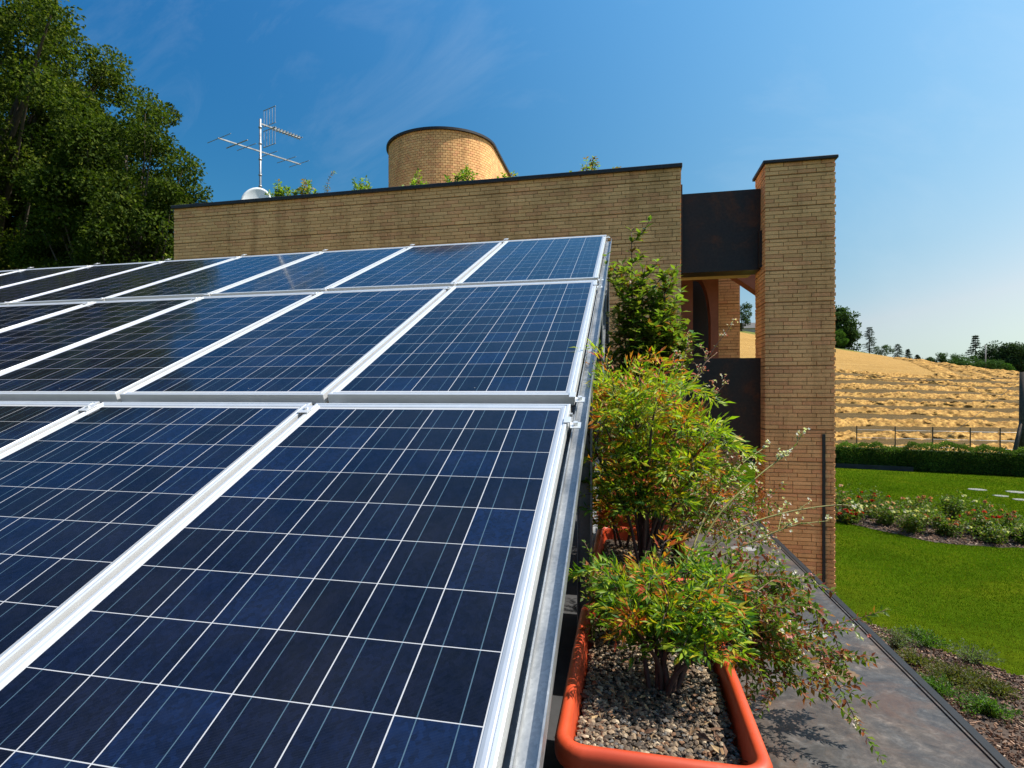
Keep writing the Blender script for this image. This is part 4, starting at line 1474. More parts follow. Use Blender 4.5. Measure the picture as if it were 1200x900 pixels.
def laurel(x, y):
    t = thing('laurel_shrub', 'tall glossy dark green laurel shrub between the panels and the brick wall', 'shrub', (x, y, SOIL), 'shrubs growing in the planters')
    st, lf = MB(), MB()
    P, D, N, L, Cc = [], [], [], [], []
    for (tx, ty, h) in [(.62 * a_ + .02, b_, c_) for a_, b_, c_ in [(-.12, 0, 2.02), (-.24, .1, 1.78), (.02, -.1, 1.7), (.14, .06, 1.52), (.30, -.04, 1.66), (.40, .12, 1.42), (.22, .18, 1.34), (-.05, .2, 1.6), (.50, 0, 1.15), (-.28, -.1, 1.4), (.1, -.18, 1.25), (.38, -.14, 1.2), (.30, .2, 1.6), (.46, .08, 1.32), (-.16, -.12, 1.55)]]:
        pts = bez([(tx * .1, ty * .1, 0), (tx * .45, ty * .5, h * .35), (tx * .85, ty * .8, h * .7), (tx, ty, h)], 24)
        st.tube(pts, np.linspace(.011, .003, len(pts)), 6)
        for k in range(30):
            i = rnd.randrange(3, len(pts) - 1)
            az = rnd.uniform(0, 2 * PI)
            ln = rnd.uniform(.10, .24) * (1.15 - .6 * i / len(pts))
            tw = bez([pts[i], pts[i] + np.array([math.cos(az), math.sin(az), .7]) * ln * .5, pts[i] + np.array([math.cos(az), math.sin(az), 1.1]) * ln], 7)
            st.tube(tw, np.linspace(.003, .0015, len(tw)), 4, cap=False)
            for q in tw[1:]:
                for _ in range(4):
                    a = rnd.uniform(0, 2 * PI)
                    P.append(q); D.append(np.array([math.cos(a), math.sin(a), rnd.uniform(-.1, 1.0)]))
                    N.append(np.array([math.cos(a) * -.3, math.sin(a) * -.3, 1]) + rdir(1)[0] * .35)
                    L.append(rnd.uniform(.055, .095))
                    top = pts[i][2] / 2.0
                    r = rnd.random()
                    cc = (0.16, 0.17, 0.025) if r < .10 + .2 * top else ((0.20, 0.085, 0.03) if r < .15 + .22 * top else ((0.080, 0.150, 0.020) if r < .50 else (0.17, 0.235, 0.03)))
                    Cc.append(np.array(cc) * rnd.uniform(.75, 1.2))
        for q in pts[-6:]:
            for _ in range(5):
                a = rnd.uniform(0, 2 * PI)
                P.append(q); D.append(np.array([math.cos(a), math.sin(a), rnd.uniform(.5, 1.6)]))
                N.append(np.array([-math.cos(a), -math.sin(a), .8])); L.append(rnd.uniform(.045, .08))
                Cc.append(np.array(rnd.choice([(0.15, 0.17, .025), (.21, .10, .03), (.07, .12, .02)])) * rnd.uniform(.8, 1.2))
    L = np.array(L)
    leaves(lf, np.array(P), np.array(D), np.array(N), L, L * rng.uniform(.36, .48, len(L)), np.array(Cc), .1)
    st.build('stem', M['stem'], t, True)
    lf.build('foliage', M['leaf_gloss'], t, True)


laurel(0.10, 5.0)
# mixed low growth filling the far planters
sprig_plant('abelia', 'low flowering abelia filling the planter in front of the laurel', 0.10, 4.45,
            [[(0, 0, 0), (rnd.uniform(-.2, .2), rnd.uniform(-.3, .3), .3), (rnd.uniform(-.2, .36), rnd.uniform(-.4, .4), rnd.uniform(.45, .75))] for _ in range(12)],
            ABEL, [.5, .12, .26, .06, .06], 0.5, PINK, (0.018, 0.034), .5, twigs=8, gap=.02)

# ------------------------------------------------------------------ roof: aerial, dish, planting behind the coping
RZ = 3.22
ax_, ay_ = at(305, 12.0), 12.0
t = thing('roof_aerial', 'television aerial mast with two antennas on the flat roof', 'aerial', (ax_, ay_, RZ))
mb = MB()
mb.tube([(0, 0, 0), (0, 0, 2.86)], 0.026, 10)
for z in (0.9, 1.35, 1.6, 1.95, 2.3, 2.66):
    mb.tube([(0, 0, z), (0, 0, z + .03)], 0.038, 10)
mb.build('mast', M['galv'], t, True)
mb = MB()
BD, EL_ = Vector((.36, .93, .05)).normalized(), Vector((.93, -.36, 0))
mid_ = Vector((0, 0, 2.14))
mb.beam(mid_ - BD * 1.02, mid_ + BD * 1.10, .026, .026)
for f, ln, rr_ in ((-1.0, .42, .007), (-.58, .38, .012), (-.35, .34, .007), (.22, .30, .007), (.70, .34, .007), (1.06, .36, .007)):
    c = mid_ + BD * f
    mb.tube([c - EL_ * ln, c + EL_ * ln], rr_, 6)
mb.build('antenna', M['galv'], t)
mb = MB()
b0 = Vector((0, 0, 2.76))
r0 = b0 + BD * .24
mb.beam(b0, r0, .028, .028)
mb.beam(r0, r0 + BD * .86, .03, .03)
for z0, z1 in ((.05, .42), (-.42, -.05)):
    for k in range(5):
        c = r0 + EL_ * (-.20 + .10 * k)
        mb.tube([c + Vector((0, 0, z0)), c + Vector((0, 0, z1))], .006, 5)
    for z in (z0, z1):
        mb.tube([r0 - EL_ * .22 + Vector((0, 0, z)), r0 + EL_ * .22 + Vector((0, 0, z))], .009, 5)
for k in range(10):
    c = r0 + BD * (.10 + .083 * k)
    mb.tube([c - EL_ * .09, c + EL_ * .09], .010, 6)
    mb.tube([c - Vector((0, 0, .05)), c + Vector((0, 0, .05))], .011, 6)
mb.build('antenna', M['galv'], t)

dx_, dy_ = at(300, 11.4), 11.4
t = thing('satellite_dish', 'white satellite dish behind the roof coping under the aerial mast', 'satellite dish', (dx_, dy_, RZ))
mb = MB()
n_, rr_ = 28, 8
V = []
for i in range(rr_ + 1):
    r = .33 * i / rr_
    for j in range(n_):
        a_ = 2 * PI * j / n_
        V.append((r * math.cos(a_), -.05 + .10 - .55 * r * r, r * 1.06 * math.sin(a_)))
V2 = [(x, y + .015, z) for x, y, z in V]
F = [(i * n_ + j, i * n_ + (j + 1) % n_, (i + 1) * n_ + (j + 1) % n_, (i + 1) * n_ + j) for i in range(rr_) for j in range(n_)]
kk = len(V)
F2 = [(d + kk, c + kk, b_ + kk, a_ + kk) for a_, b_, c, d in F]
E = [(rr_ * n_ + j, rr_ * n_ + (j + 1) % n_, kk + rr_ * n_ + (j + 1) % n_, kk + rr_ * n_ + j) for j in range(n_)]
mb.add(V + V2, np.array(F + F2 + E))
dsh = mb.build('reflector', M['white'], t, True, (0, 0, .80))
dsh.rotation_euler = (R(-12), 0, R(15))
mb = MB()
mb.tube([(0, .12, 0), (0, .12, .68)], .025, 8)
mb.build('stand', M['galv'], t)
mb = MB()
mb.beam((0, 0, .30), (.05, -.42, .60), .025, .025)
mb.box((.01, -.50, .58), (.09, -.40, .65))
mb.build('receiver_arm', M['black'], t)

RG = [(0.15, 0.24, 0.02), (0.24, 0.30, 0.03), (0.06, 0.12, 0.02), (0.22, 0.14, 0.05)]


def roof_plant(u0, u1, top, label, dens=26, lw_=None, y=10.75, lln=(.05, .09)):
    x0, x1 = at(u0, y), at(u1, y)
    cx = (x0 + x1) / 2
    hw = (x1 - x0) / 2
    brs = []
    for k in range(dens):
        x = rnd.uniform(-hw, hw)
        h = (top - RZ) * rnd.uniform(.62, 1.0) * (1 - .25 * abs(x) / max(hw, .1))
        brs.append([(x * .8, rnd.uniform(-.1, .1), 0), (x * .9, rnd.uniform(-.12, .12), h * .5), (x, rnd.uniform(-.15, .15), h)])
    o = sprig_plant('roof_plant', label, cx, y, brs, RG, lw_ or [.4, .35, .2, .05], 0, None, lln, .5, 'green_stem', .030, 4, 'plant', z=RZ, twl=(.08, .16))
    o['group'] = 'plants growing on the flat roof'
    return o


roof_plant(316, 352, 4.20, 'bright green roof plant spilling in front of the satellite dish', 22)
roof_plant(345, 374, 4.18, 'low brownish green roof plant right of the satellite dish', 14, [.2, .2, .2, .4])
roof_plant(412, 440, 4.12, 'small bright green roof plant left of the round tower', 20)
roof_plant(472, 502, 4.16, 'yellow green roof plant at the left foot of the round tower', 16)
roof_plant(524, 556, 4.20, 'yellow green roof plant in front of the middle of the round tower', 20)
roof_plant(588, 606, 4.10, 'tiny green sprig at the right edge of the round tower', 5)
roof_plant(664, 730, 4.08, 'airy pale roof plant near the right end of the coping', 22, [.2, .3, .1, .4], lln=(.04, .08))
sprig_plant('roof_plant', 'single arching stem standing up above the coping right of the dish', at(383, 10.75), 10.75, RG and
            [[(0, 0, 0), (.0, 0, .62), (.05, 0, .92), (.17, 0, 1.06)], [(0, 0, 0), (-.05, 0, .5), (-.03, 0, .75)]],
            RG, [.1, .1, .3, .5], 0, None, (.03, .06), .4, 'dry_stem', .035, 2, 'plant', z=RZ)['group'] = 'plants growing on the flat roof'


# ------------------------------------------------------------------ trees
def tree(name, label, x, y, z, H, crown, n_cl, n_leaf, lsz, cols, w, cl_r, mat='tree_leaf', group=None, trunk_r=.35, seed=1, shell=.5, limbs=True):
    """trunk and limbs carrying many leaf clumps; crown = (cx, cy, cz, rx, ry, rz) relative to the base."""
    global rng
    keep = rng
    rng = np.random.default_rng(seed)
    rr = random.Random(seed)
    t = thing(name, label, 'tree', (x, y, z), group)
    wood, lf = MB(), MB()
    cx, cy, cz, rx, ry, rz = crown
    tr = bez([(0, 0, -.2), (rr.uniform(-.3, .3) * trunk_r, 0, H * .2), (cx * .5, cy * .5, H * .45), (cx, cy, H * .82)], 16)
    wood.tube(tr, np.linspace(trunk_r, trunk_r * .15, len(tr)) * (1 + .5 * np.exp(-np.arange(len(tr)) * 1.4)), 10)
    cen = []
    while len(cen) < n_cl:
        d = rng.normal(size=3); d /= np.linalg.norm(d)
        r = rr.uniform(shell, 1.0) ** .6
        lump = 1 + .16 * math.sin(3.1 * d[0] + 2.3 * seed) * math.cos(2.7 * d[2] + seed) + .10 * math.sin(7 * d[1] + 5 * d[0])
        c = np.array([cx + d[0] * rx * r * lump, cy + d[1] * ry * r * lump, cz + d[2] * rz * r * lump])
        if c[2] < .07 * H:
            continue
        cen.append(c)
    cen = np.array(cen)
    if limbs:
        for c in cen[rng.permutation(len(cen))[:max(8, int(len(cen) * .45))]]:
            fz = np.clip((c[2] - .35 * rz) / (H * .82), .18, .95)
            s = tr[int(fz * (len(tr) - 1) * .8)]
            mid = (s + c) / 2 + np.array([rr.uniform(-.08, .08) * rx, rr.uniform(-.08, .08) * ry, -.06 * rz])
            b = bez([s, mid, c], 9)
            wood.tube(b, np.linspace(trunk_r * .30, trunk_r * .05, len(b)), 5, cap=False)
    P, D, N, Cc = [], [], [], []
    per = n_leaf // n_cl
    for c in cen:
        n = int(per * rr.uniform(.6, 1.4))
        rad = cl_r * rr.uniform(.65, 1.25)
        d = rdir(n)
        r = rng.uniform(.25, 1, n) ** .55
        p = c + d * (r * rad)[:, None] * np.array([1.15, 1.15, .78])
        P.append(p)
        D.append(d * .8 + rdir(n) + np.array([0, 0, -.25]))
        N.append(d * .7 + rdir(n) * .7 + np.array([0, 0, .7]))
        tone = rr.uniform(.72, 1.22)
        Cc.append(pick(cols, n, w, .2) * tone)
    P = np.concatenate(P)
    n = len(P)
    ln = rng.uniform(lsz * .7, lsz * 1.3, n)
    flat_leaves(lf, P, np.concatenate(D), np.concatenate(N), ln, ln * .62, np.concatenate(Cc))
    wood.build('trunk', M['bark'], t, True)
    lf.build('crown', M[mat], t)
    rng = keep
    return t


OAK = [(0.054, 0.080, 0.010), (0.09, 0.115, 0.014), (0.028, 0.048, 0.008), (0.14, 0.155, 0.02)]
tree('broadleaf_tree', 'huge broadleaf tree at the left edge rising out of the picture top', -29.4, 21.0, GZ, 23,
     (0, 0, 14.9, 7.7, 7.0, 8.2), 400, 230000, .165, OAK, [.42, .22, .30, .06], .86, group='broadleaf trees left of the house', trunk_r=.75, seed=5, shell=.42)
tree('broadleaf_tree', 'darker broadleaf tree just left of the brick wall end', at(148, 20), 20.0, GZ, 16,
     (0, 0, 9.0, 3.5, 3.6, 5.6), 200, 110000, .14, OAK, [.45, .10, .43, .02], .76, group='broadleaf trees left of the house', trunk_r=.32, seed=9, shell=.25)
tree('broadleaf_tree', 'rounded broadleaf tree between the huge one and the darker one', at(84, 24), 24.0, GZ, 19,
     (0, 0, 13.2, 2.9, 3.2, 4.8), 150, 80000, .155, OAK, [.42, .22, .30, .06], .85, group='broadleaf trees left of the house', trunk_r=.4, seed=14, shell=.25)
tree('broadleaf_tree', 'lower broadleaf tree filling in beneath the huge tree behind the solar panels', at(50, 28), 28.0, GZ, 13,
     (0, 0, 7.6, 7.5, 4.0, 5.0), 150, 50000, .22, OAK, [.4, .10, .48, .02], 1.1, group='broadleaf trees left of the house', trunk_r=.3, seed=12, shell=.2)

FAR = [(0.045, 0.085, 0.022), (0.06, 0.105, 0.025), (0.032, 0.062, 0.02)]
DARK = [(0.022, 0.042, 0.022), (0.03, 0.055, 0.025)]
G2 = 'trees along the hill crest'


def far_tree(u, Y, hgt, wid, label, cols=FAR, seed=1, nm='crest_tree', sink=.0, n=3200):
    x = at(u, Y)
    z = float(hill(x, Y)) - sink
    k = hgt
    return tree(nm, label, x, Y, z, hgt, (0, 0, hgt * .50, wid / 2, wid / 2, hgt * .50), max(14, int(n / 110)), n, max(.28, hgt * .05), cols, None, max(.5, wid * .17), 'far_leaf', G2, hgt * .025, seed, .35)


def conifer(u, Y, hgt, wid, label, seed=1, open_=.55, nm='conifer_tree', columnar=False):
    global rng
    keep = rng
    rng = np.random.default_rng(seed)
    rr = random.Random(seed)
    x = at(u, Y)
    t = thing(nm, label, 'tree', (x, Y, float(hill(x, Y))), G2)
    wood, lf = MB(), MB()
    wood.tube([(0, 0, -.3), (0, 0, hgt * .98)], [hgt * .022, hgt * .004], 7)
    P, D, N = [], [], []
    lv = 16
    for k in range(lv):
        f = .12 + .88 * k / lv
        z = hgt * f
        r = wid / 2 * ((1 - f) ** .8 + .06) * rr.uniform(.75, 1.2)
        if columnar:
            r = wid / 2 * math.sin(PI * (.12 + .86 * f)) ** .6
        for a in range(7):
            az = rr.uniform(0, 2 * PI)
            L_ = r * rr.uniform(.65, 1.1)
            e = np.array([math.cos(az) * L_, math.sin(az) * L_, z - L_ * .18])
            s = np.array([0, 0, z])
            wood.tube([s, e], [hgt * .004, hgt * .001], 4, cap=False)
            n = 34
            fr = rng.uniform(.15, 1.05, n)[:, None]
            P.append(s + (e - s) * fr + rng.normal(size=(n, 3)) * np.array([.16, .16, .05]) * (wid * .11))
            D.append((e - s) / L_ + rng.normal(size=(n, 3)) * .6)
            N.append(rdir(n, 1.5))
    P = np.concatenate(P)
    n = len(P)
    ln = rng.uniform(.18, .42, n) * max(.6, hgt / 9)
    flat_leaves(lf, P, np.concatenate(D), np.concatenate(N), ln, ln * .4, pick(DARK, n))
    wood.build('trunk', M['bark'], t)
    lf.build('crown', M['far_leaf'], t)
    rng = keep
    return t


far_tree(989, 172, 11.0, 6.2, 'round dark green tree on the crest beside the brick pillar', seed=21, n=9000, sink=.6)
far_tree(975, 174, 12.0, 6.5, 'round green tree half hidden behind the brick pillar', seed=22)
far_tree(983, 168, 4.5, 3.5, 'light green bush at the foot of the round crest tree', [(0.07, .14, .02)], seed=23)
conifer(1019, 172, 7.2, 5.4, 'layered dark cedar right of the round crest tree', seed=31)
far_tree(1033, 171, 2.9, 3.8, 'low bush beside the layered cedar', seed=24, n=1200)
conifer(1052, 172, 4.2, 2.2, 'narrow columnar conifer on the crest', seed=32, columnar=True)
conifer(1064, 173, 3.4, 2.8, 'small pale pointed conifer on the crest', seed=33)
conifer(1075, 172, 2.2, 1.4, 'short columnar conifer on the crest', seed=34, columnar=True)
far_tree(1088, 172, 1.9, 1.8, 'tiny round bush on the crest', seed=25, n=900)
far_tree(1101, 170, 3.2, 3.4, 'small rounded tree left of a wider one on the crest', seed=26, n=1600)
far_tree(1114, 170, 3.9, 4.6, 'wide rounded tree left of the pointed fir', seed=27, n=2200)
conifer(1143, 170, 9.4, 5.2, 'tall pointed dark fir on the right of the crest', seed=35)
far_tree(1157, 172, 6.6, 5.0, 'light green tree right of the pointed fir', [(0.07, .12, .022), (.05, .095, .02)], seed=28, n=2600)
far_tree(1170, 166, 7.4, 7.5, 'broad dark tree among the dense group at the right', DARK + FAR, seed=29, n=9000)
far_tree(1186, 164, 8.0, 7.5, 'dark round tree at the right edge of the crest', DARK + FAR, seed=30, n=9000)
far_tree(1204, 166, 8.0, 8.0, 'dark tree cut by the right picture edge', DARK + FAR, seed=41, n=9000)
far_tree(1178, 160, 3.4, 3.0, 'bright green bush in front of the dense dark group', [(0.06, .13, .02)], seed=42, n=1500)
for i, u in enumerate((1124, 1136, 1149, 1161)):
    far_tree(u, 163 - i * 1.5, 2.5, 5.0, ['leftmost rounded bush of the hedge line under the fir', 'second bush of the hedge line below the fir', 'third bush of the hedge line below the fir', 'rightmost bush of the hedge line before the dense dark group'][i], [(0.05, .10, .028), (.06, .115, .03)], seed=50 + i, n=1800)
far_tree(869, 168, 7.2, 5.0, 'dark tree seen through the loggia opening', DARK + FAR, seed=60, n=2200)

# farm roof beyond the field, seen through the loggia
t = thing('farm_building', 'low grey roofed farm building seen through the loggia opening', 'building', (at(889, 176), 176, float(hill(at(889, 176), 176))))
mb = MB()
mb.box((-4, 0, -1), (6, 5, 2.2))
mb.build('wall', M['concrete'], t)
mb = MB()
V = [(-4.4, -.4, 2.2), (6.4, -.4, 2.2), (6.4, 5.4, 2.2), (-4.4, 5.4, 2.2), (-4.4, 2.5, 3.9), (6.4, 2.5, 3.9)]
mb.add(V, [np.array(q) for q in ((0, 1, 5, 4), (2, 3, 4, 5), (0, 4, 3), (1, 2, 5), (3, 2, 1, 0))])
mb.build('roof', plain('grey tiles', (0.10, 0.095, 0.09), .9, 0, .3, 2), t)

# ------------------------------------------------------------------ straw windrows
def windrow(p0, p1, wid, hgt, label, seed):
    r2 = np.random.default_rng(seed)
    p0, p1 = np.array(p0, float), np.array(p1, float)
    ln = np.linalg.norm(p1 - p0)
    n = int(ln / .16)
    s = np.linspace(0, 1, n)
    d = (p1 - p0) / ln
    nr = np.array([-d[1], d[0]])
    k = 13
    sm = lambda k_: np.convolve(r2.normal(size=n), np.hanning(k_) / np.sqrt((np.hanning(k_) ** 2).sum()), 'same')
    ww = wid * (1 + .12 * sm(9) + .10 * sm(31))
    hh = hgt * (1 + .16 * sm(7) + .14 * sm(21))
    wav = .5 * np.sin(s * ln * .11 + seed) + .16 * np.sin(s * ln * .7)
    V, Cc = [], []
    base = np.array([(0.42, 0.24, 0.07), (0.47, 0.275, 0.085), (0.35, 0.19, 0.055), (0.27, 0.145, 0.045)])
    for j in range(k):
        a = -1 + 2 * j / (k - 1)
        off = a * ww / 2 + wav + sm(5) * .10
        c = p0[None] + d[None] * (s * ln)[:, None] + nr[None] * off[:, None]
        z = hill(c[:, 0], c[:, 1]) + np.maximum(0, hh * (1 - abs(a) ** 1.7)) + (r2.normal(size=n) * .020 + sm(5) * .05) * (1 - a * a) - (.06 if abs(a) == 1 else 0)
        V.append(np.column_stack([c, z]))
        Cc.append(base[r2.integers(0, 4, n)] * r2.uniform(.82, 1.15, (n, 1)))
    V = np.stack(V, 1).reshape(-1, 3)
    Cc = np.stack(Cc, 1).reshape(-1, 3)
    i = np.arange(k - 1)[None, :] + (np.arange(n - 1) * k)[:, None]
    F = np.stack([i, i + k, i + k + 1, i + 1], -1).reshape(-1, 4)
    mb = MB()
    cen = V.mean(0)
    cen[2] = V[:, 2].min()
    mb.add(V - cen, F, Cc)
    o = mb.build('straw_windrow', M['straw'], None, True, tuple(cen))
    return tag(o, label, 'straw row', 'rows of cut straw on the field')


rows = [46.4, 51.2, 56.2, 61.6, 67.2, 73.2, 79.6, 86.4, 93.5]
rl_ = ['loose straw row nearest the hedge', 'second straw row counted up from the hedge', 'third straw row counted up from the hedge', 'fourth straw row counted up from the hedge',
       'fifth straw row counted up from the hedge', 'sixth straw row counted up from the hedge', 'seventh straw row, near the overhead wire', 'eighth straw row, just above the overhead wire', 'thin uppermost cross row below the smooth stubble']
for i, y in enumerate(rows):
    windrow((4 + y * .06, y - 1.2 + .10 * y * .1), (24 + y * .62, y + 1.6), 2.2 if i < 7 else 2.1, .32 if i < 7 else .30, rl_[i], i + 3)
for i, (ua, ya, ub, yb) in enumerate(((1118, 95, 1058, 150), (1158, 96, 1076, 156), (1194, 98, 1094, 158), (1216, 106, 1114, 159), (1228, 118, 1138, 160))):
    windrow((at(ua, ya), ya), (at(ub, yb), yb), 2.6, .34, ['leftmost straw row running up to the crest', 'second straw row from the left running uphill', 'third straw row from the left running uphill', 'fourth straw row from the left running uphill', 'rightmost straw row running uphill'][i], 40 + i)

# ------------------------------------------------------------------ hedge, kerb, fence, pole, wire
HA, HB = np.array((3.5, 36.8)), np.array((26.0, 30.3))
hl = np.linalg.norm(HB - HA)
hd = (HB - HA) / hl
hn = np.array((hd[1], -hd[0]))          # towards us


def hpt(s, o, z):
    p = HA + hd * s + hn * o
    return (p[0], p[1], GZ + z)


t = thing('hedge', 'clipped dark green hedge along the far side of the lawn', 'hedge', (0, 0, 0))
lf, wd_ = MB(), MB()
n = 60000
s_ = rng.uniform(0, hl, n)
top = 1.17 + .09 * np.sin(s_ * 1.7 + np.sin(s_ * .7)) + .07 * np.sin(s_ * 4.3) + .07 * np.sin(s_ * .6) + .05 * np.sin(s_ * 9.1)
lowgap = np.where(np.abs(s_ - 3.4) < .5, .80, 1.0)
f = rng.random(n)
o_ = np.where(f < .55, .42 + rng.normal(0, .06, n), np.where(f < .85, rng.uniform(-.42, .42, n), -.42 + rng.normal(0, .06, n)))
z_ = np.where((f >= .55) & (f < .85), top + rng.normal(0, .04, n), rng.uniform(0.05, 1, n) * top) * lowgap
P = np.column_stack([HA[0] + hd[0] * s_ + hn[0] * o_, HA[1] + hd[1] * s_ + hn[1] * o_, GZ + z_])
D = rdir(n, .3)
N = rdir(n, .6) + np.array([hn[0], hn[1], 0]) * np.sign(o_)[:, None] * .7
tone = .85 + .25 * np.sin(s_ * 2.6) * np.sin(s_ * .9 + 1)
col = pick([(0.085, .15, .02), (.12, .18, .026), (.06, .11, .016), (.16, .17, .035)], n, [.4, .25, .25, .1]) * tone[:, None]
ln = rng.uniform(.05, .10, n)
flat_leaves(lf, P, D, N, ln, ln * .6, col)
lf.build('foliage', M['tree_leaf'], t)
for k in range(45):
    s = hl * (k + .5) / 45
    wd_.tube([hpt(s, rnd.uniform(-.1, .1), -.05), hpt(s + rnd.uniform(-.1, .1), rnd.uniform(-.2, .2), 1.0)], [.03, .012], 6)
    for q in range(3):
        wd_.tube([hpt(s, 0, .25), hpt(s + rnd.uniform(-.3, .3), rnd.uniform(-.35, .35), 1.0)], [.014, .006], 5, cap=False)
wd_.build('stem', M['bark'], t)
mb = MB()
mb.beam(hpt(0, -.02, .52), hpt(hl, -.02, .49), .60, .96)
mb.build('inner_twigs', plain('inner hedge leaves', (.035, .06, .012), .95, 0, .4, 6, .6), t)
t = thing('kerb_wall', 'low dark stone kerb at the foot of the hedge', 'kerb', (0, 0, 0))
mb = MB()
mb.beam(hpt(0, .60, .06), hpt(hl * .45, .60, .06), .12, .30)
mb.build('kerb', plain('dark stone', (.03, .03, .03), .9, 0, .3, 3, .3), t)

FA, FB = np.array((6.0, 44.4)), np.array((31.0, 41.0))
t = thing('wire_fence', 'thin wire fence with dark posts behind the hedge', 'fence', (0, 0, 0))
fu_ = (1004, 1049, 1093, 1137, 1172, 1196)
fd = (FB - FA)
posts = []
for u in fu_:
    k_ = at(u, 1.0)
    # where the sight line meets the fence line
    s = (FA[0] - k_ * FA[1]) / (k_ * fd[1] - fd[0])
    posts.append(FA + fd * s)
for p in posts:
    z = float(hill(p[0], p[1]))
    mb = MB()
    mb.beam((p[0], p[1], z - .2), (p[0], p[1], z + 1.75), .05, .05)
    mb.build('post', M['bark'], t)
mb = MB()
for h in (.5, 1.0, 1.5):
    mb.tube([(p[0], p[1], float(hill(p[0], p[1])) + h) for p in posts], .010, 4)
mb.build('wire', M['galv'], t)

up = np.array((at(1199.5, 38.5), 38.5))
t = thing('utility_pole', 'dark wooden utility pole with a slanting prop at the right edge', 'pole', (up[0], up[1], GZ))
mb = MB()
mb.tube([(0, 0, -.3), (0, 0, 4.9)], [.22, .17], 12)
mb.build('pole', M['bark'], t, True)
mb = MB()
mb.tube([(-.75, -.3, -.3), (-.05, 0, 2.4)], [.11, .10], 10)
mb.build('prop', M['bark'], t, True)
t = thing('overhead_wire', 'thin overhead wire running from the wooden pole towards the house', 'cable', (up[0], up[1], GZ + 4.62))
w0 = np.array((0, 0, 0.0))
we = np.array((at(900, 38.5) - up[0], 0, .35))
mb = MB()
mb.tube([w0 * (1 - k) + we * k + np.array((0, 0, -.30 * 4 * k * (1 - k))) for k in np.linspace(0, 1, 14)], .016, 5)
mb.build('wire', M['black'], t)
mb = MB()
mb.tube([(0, 0, -.05), (-3.1, 1.5, -3.6)], .010, 5)
mb.build('stay_wire', M['galv'], t)

xx, yy = at(1155, 158), 158
t = thing('pale_pole', 'thin pale pole in front of the dark trees on the crest', 'pole', (xx, yy, float(hill(xx, yy))))
mb = MB()
mb.tube([(0, 0, 0), (0, 0, 6.0)], [.14, .09], 8)
mb.build('pole', M['concrete'], t, True)
mb = MB()
mb.beam((-.5, 0, 5.8), (.5, 0, 5.8), .08, .08)
mb.build('crossarm', M['concrete'], t)

# stepping stones in the lawn
for i, (u, v, w) in enumerate(((1145, 574, .31), (1191, 577, .34), (1173, 581.5, .24), (1197, 586, .26))):
    d = 712.1 * -GZ / (v - 460)
    a = (u - 562) / 712.1
    x, y = d * (a * CT - ST), d * (a * ST + CT)
    mb = MB()
    k = 10
    ring = [(w * (1 + .12 * math.sin(3 * j + i)) * math.cos(2 * PI * j / k), w * .9 * math.sin(2 * PI * j / k)) for j in range(k)]
    mb.add([(p, q, 0) for p, q in ring] + [(p * .95, q * .95, .030) for p, q in ring],
           [np.arange(k) + k] + [np.array([j, (j + 1) % k, (j + 1) % k + k, j + k]) for j in range(k)])
    o = mb.build('stepping_stone', M['paver'], None, False, (x, y, GZ - .01))
    tag(o, ['pale stepping stone farthest left in the lawn', 'large pale stepping stone near the right picture edge', 'small pale stepping stone between two larger ones', 'pale stepping stone nearest the camera at the right edge'][i], 'stepping stone', 'stepping stones in the lawn')

# ------------------------------------------------------------------ roses
RL = [(0.085, .135, .018), (.12, .17, .024), (.06, .10, .016), (.15, .12, .03)]
FC = {'pink': [(.62, .26, .25), (.66, .40, .36)], 'red': [(.42, .022, .02), (.50, .04, .03)], 'white': [(.58, .52, .32), (.60, .56, .44)], 'rust': [(.46, .20, .14), (.36, .12, .08)], 'salmon': [(.60, .22, .15), (.62, .32, .24)]}


def rose(x, y, h, r, kind, label, nf, seed):
    rr = random.Random(seed)
    t = thing('rose_bush', label, 'rose bush', (x, y, GZ), 'rose bushes in the curved bed')
    lf, st, fl = MB(), MB(), MB()
    P, D, N, FP = [], [], [], []
    for k in range(15):
        a, q = rr.uniform(0, 2 * PI), rr.random() ** .6
        e = np.array([math.cos(a) * r * q, math.sin(a) * r * q, h * rr.uniform(.55, 1.0) * (1 - .25 * q)])
        b = bez([(0, 0, 0), e * np.array([.5, .5, .55]), e], 8)
        st.tube(b, np.linspace(.010, .004, len(b)), 5, cap=False)
        n = 90
        i = rng.integers(2, len(b), n)
        p = b[i] + rng.normal(size=(n, 3)) * .075
        P.append(p); D.append(rdir(n, .1)); N.append(rdir(n, 1.2))
        FP.append(e)
    P = np.concatenate(P)
    P[:, 2] = np.maximum(P[:, 2], .05)
    n = len(P)
    ln = rng.uniform(.05, .085, n)
    flat_leaves(lf, P, np.concatenate(D), np.concatenate(N), ln, ln * .62, pick(RL, n, [.4, .25, .2, .15]))
    st.build('stem', M['green_stem'], t)
    lf.build('foliage', M['leaf'], t)
    for k in range(nf):
        P, D, N, L, Cc = [], [], [], [], []
        c = np.array(FP[k % len(FP)]) + np.array([rr.gauss(0, .07), rr.gauss(0, .07), rr.uniform(-.05, .08)])
        s = rr.uniform(.055, .085)
        cc = np.array(FC[kind][rr.randrange(2)])
        for q in range(14):
            d = np.array([rr.gauss(0, 1), rr.gauss(0, 1), rr.uniform(-.1, 1.3)])
            P.append(c); D.append(d); N.append(np.array([-d[1], d[0], .6])); L.append(s * rr.uniform(.7, 1.1)); Cc.append(cc * rr.uniform(.75, 1.15))
        L = np.array(L)
        fl = MB()
        flat_leaves(fl, np.array(P), np.array(D), np.array(N), L, L * .9, np.array(Cc))
        fl.build('bloom', M['petal'], t)


